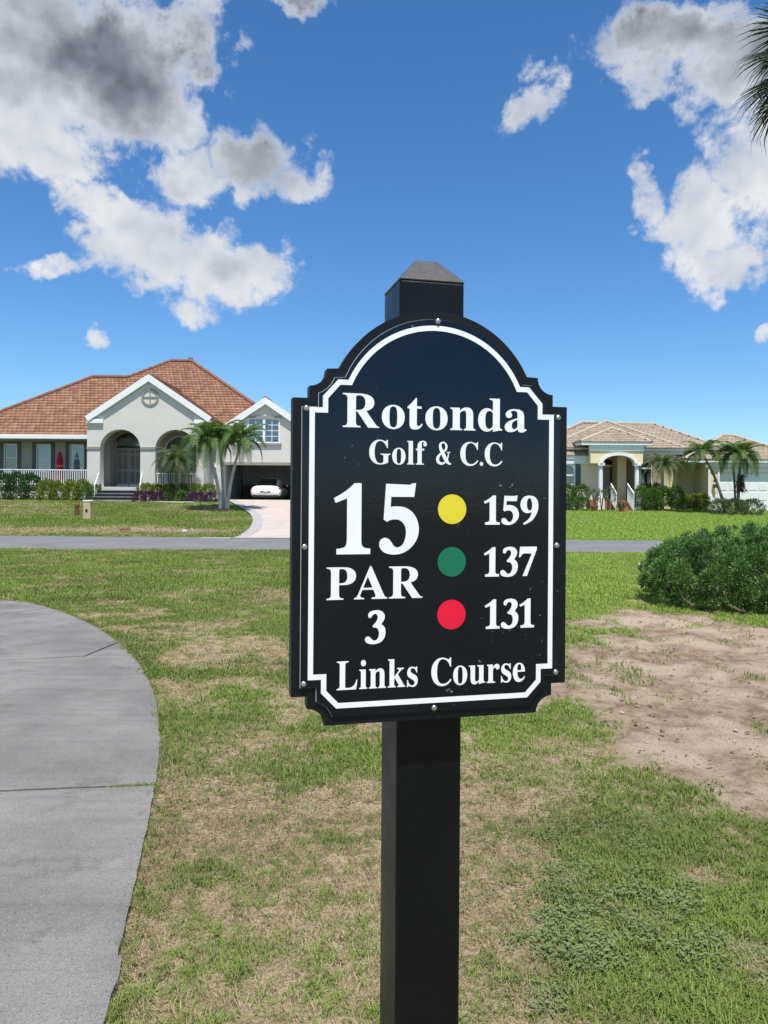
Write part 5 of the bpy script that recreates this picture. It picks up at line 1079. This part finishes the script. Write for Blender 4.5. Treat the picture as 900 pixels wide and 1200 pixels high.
# the juniper mound on the right of the dirt
JB = [(4.35,10.35,.48,1.05,.85,.52),(3.95,10.6,.55,.62,.7,.42),(5.2,10.4,.55,1.0,1.0,.62),(6.1,10.5,.6,1.0,1.1,.66),(5.0,11.0,.62,1.3,.9,.58),(6.9,10.8,.55,1.0,1.0,.65),(4.4,11.0,.55,.8,.7,.5),(4.95,9.9,.40,.85,.5,.40),(5.9,9.85,.42,.8,.5,.42),(7.0,9.9,.45,.9,.7,.5),(4.1,10.1,.36,.62,.5,.36),(4.5,9.85,.30,.6,.42,.32),(5.4,9.75,.3,.6,.4,.34)]
ju = empty('juniper_bush', (5.4, 10.5, float(gz(5.4, 10.5)))); tag(ju, 'large spreading dark green juniper mound at the edge of the bare dirt', 'bush')
JB = [(a+.34, b_, c2*.84*(1.10 if a > 5.1 else 1), ra, rb, rc*.82*(1.12 if a > 5.1 else 1)) for (a, b_, c2, ra, rb, rc) in JB]
Ps, Ns, Cs, Ks = [], [], [], []
for nC, r0_, r1_, size, per in ((900, .88, 1.10, .11, 190), (1500, .45, .84, .12, 36), (160, 1.10, 1.24, .055, 60)):
    lb = np.array(JB); area = lb[:, 3]*lb[:, 5]+lb[:, 4]*lb[:, 5]; k = rng.choice(len(lb), nC*2, p=area/area.sum()); u = unit(nC*2); P_ = lb[k, :3]+u*lb[k, 3:]*(r0_+(r1_-r0_)*rng.random(nC*2))[:, None]
    inside = np.zeros(len(P_))
    for (a, b_, c2, ra, rb, rc) in JB: inside += (((P_[:, 0]-a)/ra)**2+((P_[:, 1]-b_)/rb)**2+((P_[:, 2]-c2)/rc)**2 < r0_**2*.92)
    k = (inside == 0) if r0_ > .6 else (inside < 3); k &= P_[:, 2] > gz(P_[:, 0], P_[:, 1])+.06; P_, u = P_[k][:nC], u[k][:nC]
    nr_ = u*np.array([1, 1, 1])+np.array([0, -.1, .45]); nr_ /= np.linalg.norm(nr_, axis=1, keepdims=True); nC = len(P_)
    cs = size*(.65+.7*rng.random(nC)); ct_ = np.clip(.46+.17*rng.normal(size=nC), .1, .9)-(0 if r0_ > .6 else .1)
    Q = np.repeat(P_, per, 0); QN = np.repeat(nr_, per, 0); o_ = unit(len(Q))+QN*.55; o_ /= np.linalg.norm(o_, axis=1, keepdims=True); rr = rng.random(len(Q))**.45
    Ps.append(Q+o_*(np.repeat(cs, per)*rr)[:, None]); Ns.append(o_+QN*.3); Cs.append(np.clip(np.repeat(ct_, per)+.20*(rr-.6)*4+.10*rng.normal(size=len(Q)), 0, 1))  # self-shadow put into the tint: clump hearts darker, tips lighter
Q, QN = np.concatenate(Ps), np.concatenate(Ns); ctn = np.concatenate(Cs)
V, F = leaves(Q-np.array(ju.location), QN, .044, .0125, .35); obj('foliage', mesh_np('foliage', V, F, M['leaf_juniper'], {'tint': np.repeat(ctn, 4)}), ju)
mb = MB()
for i in range(46):
    l = JB[rng.integers(0, len(JB))]; a = rng.random()*6.28; bx_, by_ = l[0]+.25*cos(a), l[1]+.2*sin(a)-.2; g0_ = float(gz(bx_, by_))
    mb.tube([(bx_, by_, g0_-.02), (bx_+.3*cos(a), by_-.25*rng.random(), g0_+.07), (bx_+.8*cos(a)*l[3]*.8, by_+.7*sin(a)*l[4], l[2]*.7), (bx_+l[3]*cos(a)*.75, by_+l[4]*sin(a)*.75, l[2]+.2*l[5])], [.022, .017, .011, .004], 5)
mb.build('stem', M['stem_wood'], ju)
# dead sprigs sticking out of its back
principled('dead_sprig', (.42,.34,.24), .9, .2)
for i in range(9):
    p = (4.45+.5*rng.random()+(1.0 if i > 5 else 0), 11.0+.2*rng.random()); z0 = .80+.1*rng.random()
    MB().tube([(p[0], p[1], z0-.3), (p[0]+.02, p[1], z0), (p[0]+(rng.random()-.5)*.1, p[1], z0+.10+.08*rng.random())], [.006, .005, .002], 4).build('dead_sprig', M['dead_sprig'], ju)

# palms -------------------------------------------------------------
def frond_mesh(name, L, nl, ll, droop, mt, width=.035, vee=.55, seed=0, stiff=1.):
    """a feather leaf along +X: arching rib with leaflets on both sides"""
    g = np.random.default_rng(seed); V = []; F = []; T_ = []; pts = []
    for i in range(15):
        t = i/14; pts.append(np.array([L*(t-.12*droop*t**3)*(1-.10*droop*t), 0, L*(.42*t-.62*droop*t*t*(.6+.5*t))]))
    mb = MB().tube([tuple(p) for p in pts], [.022*(1-.85*i/14)*(L/1.6) for i in range(15)], 5); V = list(mb.v); F = [q for q in mb.f]; T_ = [.85]*len(V)
    for i in range(nl):
        t = .14+.86*i/(nl-1); k = t*14; j = min(int(k), 13); p = pts[j]+(pts[j+1]-pts[j])*(k-j); d = pts[j+1]-pts[j]; d = d/np.linalg.norm(d)
        ln = ll*(.35+.65*sin(pi*min(1, .18+.82*t)**.8))*(.85+.3*g.random())
        for s in (-1, 1):
            out = np.array([0, s, 0])*cos(vee)+np.array([0, 0, 1])*sin(vee)*(1-.6*t); dr = d*(.55+.5*t)+out; dr = dr/np.linalg.norm(dr); n_ = np.cross(d, dr); n_ = n_/np.linalg.norm(n_)
            wv = d*width*.5; mid = p+dr*ln*.5; tip = p+dr*ln*.93-np.array([0, 0, ln*(.30+.25*g.random())/stiff]); b = len(V); tt = .25+.6*g.random()
            V += [tuple(p-wv*.6), tuple(p+wv*.6), tuple(mid+wv-np.array([0,0,ln*.05])), tuple(mid-wv-np.array([0,0,ln*.05])), tuple(tip)]; F += [(b, b+1, b+2, b+3), (b+3, b+2, b+4)]; T_ += [tt]*5
    me = mesh(name, V, F, mt); me.attributes.new('tint', 'FLOAT', 'POINT').data.foreach_set('value', np.array(T_, np.float32)); return me
FR = [frond_mesh('frond', 1.75, 34, .55, d, M['leaf_palm'], .050, .5, s) for d, s in ((.75, 1), (1.05, 2), (1.35, 3))]
DF = [frond_mesh('frond', 1.15, 30, .27, d, M['leaf_date'], .022, .5, s) for d, s in ((.7, 4), (1.1, 5), (1.6, 6))]
def palm(name, label, base, top, r0, r1, nf, meshes, scale, trunk_mat, group=None, lean=0, shaft=True, seed=0, bend=.15):
    g = np.random.default_rng(seed); b, t = Vector(base), Vector(top); o = empty(name, b); tag(o, label, 'palm tree', group)
    pts = []; rad = []
    for i in range(25):
        s = i/24; p = b+(t-b)*s; off = (t-b); p.x -= off.x*bend*sin(pi*s); pts.append(p-Vector((0, 0, .12*(1-s) if i == 0 else 0))); rad.append((r0+(r1-r0)*min(1, s*1.15))*(1+.05*(i % 2))*(1.35-.35*min(1, s*7)))
    MB().tube(pts, rad, 10).build('trunk', trunk_mat, o, sm=True)
    if shaft: MB().tube([t-Vector((0, 0, .1)), t+Vector((0, 0, .25)), t+Vector((0, 0, .55))], [r1*1.25, r1*1.3, r1*.6], 10).build('crownshaft', M['crownshaft'], o, sm=True)
    for i in range(nf):
        me = meshes[min(len(meshes)-1, int(i/nf*len(meshes)))]; f = obj('frond', me, o); f.location = t-b+Vector((0, 0, .42 if shaft else .05))
        el_ = R(42-62*(i/nf)**1.0+10*(g.random()-.5)); f.rotation_euler = (0, -el_, 2.4*i+g.random()*.5); f.scale = [scale*(.88+.24*g.random())]*3
    return o
pb = ground_at(262, 599); PD = pb.y
pm = M['palm_trunk']; zz_ = lambda u, v, D=None: at(u, v, D or PD)
GP = 'three palms in the mulch ring'
palm('palm_tree', 'left of the three pale-trunked palms by the driveway, leaning left', zz_(259.5, 599), zz_(243, 527, PD+.2), .105, .062, 16, FR, 1.0, pm, GP, seed=1)
palm('palm_tree', 'middle, nearly upright one of the three pale-trunked palms by the driveway', zz_(262, 599.5, PD+.1), zz_(257, 522, PD+.9), .10, .058, 15, FR, .92, pm, GP, seed=2)
palm('palm_tree', 'right of the three pale-trunked palms by the driveway, leaning right', zz_(265.5, 599.5), zz_(280, 528, PD-.1), .105, .062, 16, FR, 1.0, pm, GP, seed=3)
v = []; n = 40
cx_, cy_ = pb.x, pb.y
for (r_, dz) in ((1.0, .02), (.92, .09), (.5, .13), (.02, .14)):
    for k in range(n): a = 2*pi*k/n; rr = r_*(.62+.05*sin(3*a)+.03*sin(7*a)); x_, y_ = cx_+rr*cos(a), cy_+1.1*rr*sin(a); v.append((x_, y_, float(gz(x_, y_))+dz))
f = [(i*n+k, i*n+(k+1) % n, (i+1)*n+(k+1) % n, (i+1)*n+k) for i in range(3) for k in range(n)]
tag(obj('mulch_bed', mesh('mulch_bed', v, f, M['mulch'])), 'dark mulch ring at the foot of the three palms', kind='structure')
gD = lambda u, v, D: Vector((at(u, v, D).x, D, float(gz(at(u, v, D).x, D))))
palm('date_palm', 'short feathery date palm in front of the second arch', gD(208, 585, 43.0), at(205.5, 543, 43.0), .10, .085, 46, DF, 1.35, M['palm_trunk_brown'], shaft=False, seed=4)
palm('date_palm', 'short feathery date palm beside the arched window of the yellow house', gD(776, 590, 42.6), at(776.5, 547, 42.6), .09, .08, 46, DF, 1.12, pm, shaft=False, seed=5)
GR = 'palms in front of the garage door'
palm('palm_tree', 'palm leaning left in front of the garage wall of the yellow house', gD(850, 596, 40.2), at(824, 533, 40.2), .085, .055, 15, FR, .80, M['palm_trunk_brown'], GR, seed=6, shaft=False)
palm('palm_tree', 'slender straight palm trunk just left of the shaggy one at the garage door', gD(862, 596, 40.6), at(858.5, 533, 40.6), .06, .05, 14, FR, .74, M['palm_trunk_brown'], GR, seed=7, shaft=False)
sp_ = palm('palm_tree', 'rightmost garage palm with a shaggy dead husk hanging on its trunk', gD(864.5, 596, 40.0), at(868, 535, 40.0), .085, .07, 17, FR, .88, M['palm_trunk_brown'], GR, seed=8, shaft=False)
n = 260; hz = rng.random(n); P_ = np.stack([X(867, 40)+.10*rng.normal(size=n)-(.25*hz*(hz < .5))*0, 39.95+.07*rng.normal(size=n), Z(574, 40, 866)+(Z(555, 40, 866)-Z(574, 40, 866))*hz], 1)-np.array(sp_.location)
V, F = leaves(P_, np.tile([[.2, -.1, -1.]], (n, 1)), .28, .05, .6); obj('dead_husk', mesh_np('dead_husk', V, F, M['palm_boot'], {'tint': np.zeros(len(V))}), sp_)

# cabbage palm overhanging the top right corner
def fan_mesh(seed, L=.95):
    g = np.random.default_rng(seed); V = []; F = []; T_ = []; mb = MB().tube([(0, 0, 0), (.5, 0, .10), (.95, 0, .08)], [.02, .016, .012], 5); V = list(mb.v); F = list(mb.f); T_ = [.6]*len(V); n = 46
    for i in range(n):
        a = -2.15+4.3*i/(n-1)+.03*g.normal(); base = np.array([.85+.10*cos(a), .06*sin(a), .08]); d = np.array([cos(a), sin(a), -.12-.10*abs(a)]); d /= np.linalg.norm(d); ln = L*(.72+.28*cos(a*.6))*(.85+.25*g.random()); s = np.array([-sin(a), cos(a), 0])*.020
        m1 = base+d*ln*.45; m2 = base+d*ln*.78-np.array([0, 0, ln*.10]); tip = base+d*ln*.98-np.array([0, 0, ln*(.26+.2*g.random())]); b = len(V)
        V += [tuple(x) for x in (base-s*.25, base+s*.25, m1+s, m1-s, m2+s*.45, m2-s*.45, tip)]; F += [(b, b+1, b+2, b+3), (b+3, b+2, b+4, b+5), (b+5, b+4, b+6)]; T_ += [.2+.6*g.random()]*7
    me = mesh('fan_leaf', V, F, M['leaf_sabal']); me.attributes.new('tint', 'FLOAT', 'POINT').data.foreach_set('value', np.array(T_, np.float32)); return me
FM = [fan_mesh(1), fan_mesh(2)]
ct = at(968, 72, 12.8); cb_ = Vector((ct.x+.35, ct.y+.5, float(gz(ct.x, ct.y)))); cpalm = empty('cabbage_palm', cb_); tag(cpalm, 'dark fan-leaved palm overhanging the top right corner', 'palm tree')
MB().tube([cb_+(ct-cb_)*s-Vector((0, 0, .15 if s == 0 else 0)) for s in np.linspace(0, 1, 14)], [.19*(1+.06*(i % 2)) for i in range(14)], 12).build('trunk', M['palm_trunk_brown'], cpalm, sm=True)
for i in range(30):
    f = obj('fan_leaf', FM[i % 2], cpalm); f.location = ct-cb_; e_ = R(75-125*i/30); f.rotation_euler = (rng.normal()*.25, -e_, 2.4*i+.5); f.scale = [.74+.14*rng.random()]*3

# ------------------------------------------------------------------ the parked car, seen from behind
cx0 = X(311, 45.6, 578); CARY = 45.55; CZ = GFZ
car = empty('parked_car', (cx0, CARY+2.3, CZ)); tag(car, 'white sedan parked tail-out in the dark open garage', 'car')
def loft(sec, name, mt, parent, n=20, power=3.2):
    """sec: (y, half width, z bottom, z top) super-ellipse sections"""
    v = []; f = []
    for (y_, hw, z0, z1) in sec:
        c_z, hz_ = (z0+z1)/2, (z1-z0)/2
        for k in range(n):
            a = 2*pi*(k+.5)/n; ca, sa = cos(a), sin(a); v.append((cx0+hw*math.copysign(abs(ca)**(2/power), ca), CARY+y_, CZ+c_z+hz_*math.copysign(abs(sa)**(2/power), sa)))
    for i in range(len(sec)-1):
        for k in range(n): f.append((i*n+k, i*n+(k+1) % n, (i+1)*n+(k+1) % n, (i+1)*n+k))
    f.append(tuple(range(n))); f.append(tuple((len(sec)-1)*n+k for k in range(n))[::-1])
    return MB().add(v, f).build(name, mt, parent, sm=True)
body = loft([(-.045, .30, .56, .68), (-.035, .55, .49, .74), (0, .74, .42, .80), (.03, .84, .33, .92), (.15, .89, .27, .98), (.6, .915, .23, 1.0), (1.4, .92, .21, .96), (3.2, .92, .21, .93), (4.1, .90, .23, .84), (4.5, .82, .28, .74), (4.6, .70, .38, .66)], 'body', M['car_paint'], car)
loft([(.55, .60, .90, 1.0), (.85, .64, .85, 1.12), (1.35, .67, .85, 1.40), (1.9, .69, .85, 1.455), (2.6, .68, .85, 1.43), (3.2, .63, .85, 1.12), (3.5, .6, .85, .95)], 'cabin', M['car_paint'], car, power=4)
yz = lambda y_, z_, x_: (cx0+x_, CARY+y_, CZ+z_)
MB().add([yz(.60, 1.02, -.55), yz(.60, 1.02, .55), yz(1.28, 1.36, .52), yz(1.28, 1.36, -.52)] + [yz(.55, 1.045, -.58), yz(.55, 1.045, .58), yz(1.22, 1.40, .53), yz(1.22, 1.40, -.53)], [(0,1,2,3),(7,6,5,4),(0,4,5,1),(1,5,6,2),(2,6,7,3),(3,7,4,0)]).build('rear_window', M['car_glass'], car)
for s in (-1, 1):
    MB().add([yz(a, b2, s*c2) for a, b2, c2 in ((.0, .72, .46), (.01, .72, .80), (.06, .86, .85), (.02, .86, .46), (.2, .72, .46), (.24, .72, .895), (.26, .86, .90), (.2, .86, .46))], [(0,1,2,3),(7,6,5,4),(0,4,5,1),(1,5,6,2),(2,6,7,3),(3,7,4,0)]).build('tail_light', M['tail_red'], car)
    mr = MB(); mr.add([yz(2.7+a, .93+b2, s*(.90+c2)) for a in (0, .12) for b2 in (0, .15) for c2 in (0, .13)], [(0,1,3,2),(4,6,7,5),(0,4,5,1),(2,3,7,6),(0,2,6,4),(1,5,7,3)]).build('wing_mirror', M['car_paint'], car, bev=.03)
    for y_ in (.95, 3.7):
        w = MB().tube([yz(y_, .33, s*.70), yz(y_, .33, s*.74), yz(y_, .33, s*.90), yz(y_, .33, s*.93)], [.30, .33, .33, .30], 24).build('wheel', M['rubber'], car, sm=True)
        MB().tube([yz(y_, .33, s*.925), yz(y_, .33, s*.94)], [.22, .20], 18).build('rim', M['rim_metal'], w)
MB().box(cx0-.75, cx0+.75, CARY-.005, CARY+.2, CZ+.27, CZ+.44).build('lower_bumper', M['rubber'], car, bev=.04)
MB().box(cx0-.155, cx0+.155, CARY-.062, CARY+.02, CZ+.60, CZ+.72).build('number_plate', M['lamp_glass'], car)
MB().box(cx0-.30, cx0+.30, CARY-.034, CARY+.05, CZ+.738, CZ+.75).build('boot_trim', M['rim_metal'], car)

# ------------------------------------------------------------------ small things
# utility pedestal and marker post in the left lawn
p = ground_at(103, 609.5); D = p.y; hw = 4.4*D/FPX; top = Z(586, D, 103)
o = empty('utility_pedestal', p); tag(o, 'tan utility pedestal standing on the lawn below the house', 'utility box')
MB().box(p.x-hw, p.x+hw, D-hw, D+hw, p.z-.1, top-.07).build('body', M['pedestal_tan'], o, bev=.03); MB().box(p.x-hw-.015, p.x+hw+.015, D-hw-.015, D+hw+.015, top-.085, top).build('lid', M['pedestal_lid'], o, bev=.03)
MB().box(p.x-.05, p.x+.05, D-hw-.012, D-hw+.01, p.z+.35, p.z+.47).build('latch', M['lamp_black'], o)
p = ground_at(90, 605); D = p.y; o = empty('marker_post', p); tag(o, 'short rusty brown post beside the tan utility pedestal', 'post')
MB().tube([(p.x, D, p.z-.1), (p.x, D, Z(592.5, D, 90)), (p.x, D, Z(591.5, D, 90))], [.095, .095, .07], 12).build('post', M['rust_post'], o, sm=False); MB().tube([(p.x, D, Z(593.5, D, 90)), (p.x, D, Z(591, D, 90))], [.11, .11], 12).build('cap', M['rust_post'], o)
# closed umbrella on the porch, by the railing
ux, uy = X(70, 46.25), 46.25; uz = FL+.03
o = empty('closed_umbrella', (ux, uy, uz)); tag(o, 'closed red patio umbrella behind the white porch railing', 'umbrella')
MB().cyl((ux, uy), .022, .022, uz, Z(527, uy, 70), 8).build('pole', M['trim_white'], o); MB().cyl((ux, uy), .24, .20, uz, uz+.09, 14).build('base', M['shutter'], o)
v = []; f = []; n = 24; prof = [(.03, 528.5), (.10, 533), (.17, 541), (.15, 546), (.19, 552), (.21, 560), (.19, 563)]
for i, (r_, vv) in enumerate(prof):
    for k in range(n): a = 2*pi*k/n; rr = r_*(1+.28*cos(6*a+i*.3)); v.append((ux+rr*cos(a), uy+rr*sin(a), Z(vv, uy, 70)))
f = [(i*n+k, i*n+(k+1) % n, (i+1)*n+(k+1) % n, (i+1)*n+k) for i in range(len(prof)-1) for k in range(n)]
can = MB().add(v, f).build('canopy', M['red_cloth'], o, sm=True); MB().tube([(ux, uy, Z(545.3, uy, 70)), (ux, uy, Z(547, uy, 70))], [.19, .19], 14).build('tie_band', M['orange_cloth'], can)
for k in range(10): a = 2*pi*k/10; MB().bar((ux+.20*cos(a), uy+.20*sin(a), Z(562, uy, 70)), (ux+.20*cos(a), uy+.20*sin(a), Z(566, uy, 70)), .07, .02).build('fringe', M['orange_cloth'], can)  # orange strips stand in for sunlight on the canopy's lower edge
# porch bench with a rounded back
bxc, byc = X(29.5, 47.1), 47.1; bz = FL+.03; o = empty('porch_bench', (bxc, byc, bz)); tag(o, 'dark bench with a rounded back on the porch left of the umbrella', 'bench')
w0 = .45; MB().box(bxc-w0, bxc+w0, byc-.2, byc+.22, bz+.40, bz+.45).build('seat', M['trim_taupe'], o)
MB().slab([[(bxc-w0, bz+.55)] + [(bxc+w0, bz+.55)] + [(bxc+w0*cos(pi*k/12), bz+.85+.32*sin(pi*k/12)) for k in range(13)], [(bxc-w0+.07, bz+.62)] + [(bxc+w0-.07, bz+.62)] + [(bxc+(w0-.07)*cos(pi*k/12), bz+.85+.25*sin(pi*k/12)) for k in range(13)]], byc+.18, byc+.22, XZ).build('backrest', M['trim_taupe'], o)
for i in range(5): MB().box(bxc-.3+i*.15-.012, bxc-.3+i*.15+.012, byc+.185, byc+.215, bz+.56, bz+1.0).build('slat', M['trim_taupe'], o)
for sx in (-1, 1):
    for sy in (-.18, .2): MB().box(bxc+sx*(w0-.04)-.025, bxc+sx*(w0-.04)+.025, byc+sy-.025, byc+sy+.025, bz, bz+(.42 if sy < 0 else .7)).build('leg', M['trim_taupe'], o)
# white marker stone beside the juniper
def stone(name, label, cat, u, v_, r, mt, squash=.7, seed=0):
    p = ground_at(u, v_); g = np.random.default_rng(seed); v = []; f = []; nr, ns = 6, 10
    for i in range(nr+1):
        for k in range(ns): t = pi*i/nr; a = 2*pi*k/ns; rr = r*(1+.25*(g.random()-.5)); v.append((p.x+rr*sin(t)*cos(a)*1.2, p.y+rr*sin(t)*sin(a), p.z+r*squash*.6+rr*squash*cos(t)))
    for i in range(nr):
        for k in range(ns): f.append((i*ns+k, i*ns+(k+1) % ns, (i+1)*ns+(k+1) % ns, (i+1)*ns+k))
    o = obj(name, mesh(name, [Vector(q)-p for q in v], f, mt, True)); o.location = p; tag(o, label, cat); return o
stone('marker_stone', 'small white stone in the grass at the left end of the juniper', 'stone', 751, 664, .055, M['white_plastic'], 1.0, 1)
stone('pale_rock', 'pale rock lying on the lawn edge left of the palms', 'rock', 218, 624.5, .14, M['walk_concrete'], .6, 2)
stone('brown_rock', 'brown clump of earth on the lawn edge below the front steps', 'rock', 147, 622.5, .17, M['rust_post'], .5, 3)
# dead branch debris on the lawn edge
p = ground_at(195, 625); mb = MB()
for i in range(40):
    a = rng.random()*pi; L = .2+.5*rng.random(); q = Vector((p.x+(rng.random()-.5)*2.4, p.y+(rng.random()-.5)*.7, 0)); q.z = float(gz(q.x, q.y))+.05+.06*rng.random(); mb.bar(q, q+Vector((L*cos(a), L*sin(a)*.5, (rng.random()-.4)*.12)), .03, .02)
o = mb.build('dead_fronds', M['dead_sprig'], None); tag(o, 'small heap of dry tan palm debris on the lawn edge', 'debris', kind='stuff')
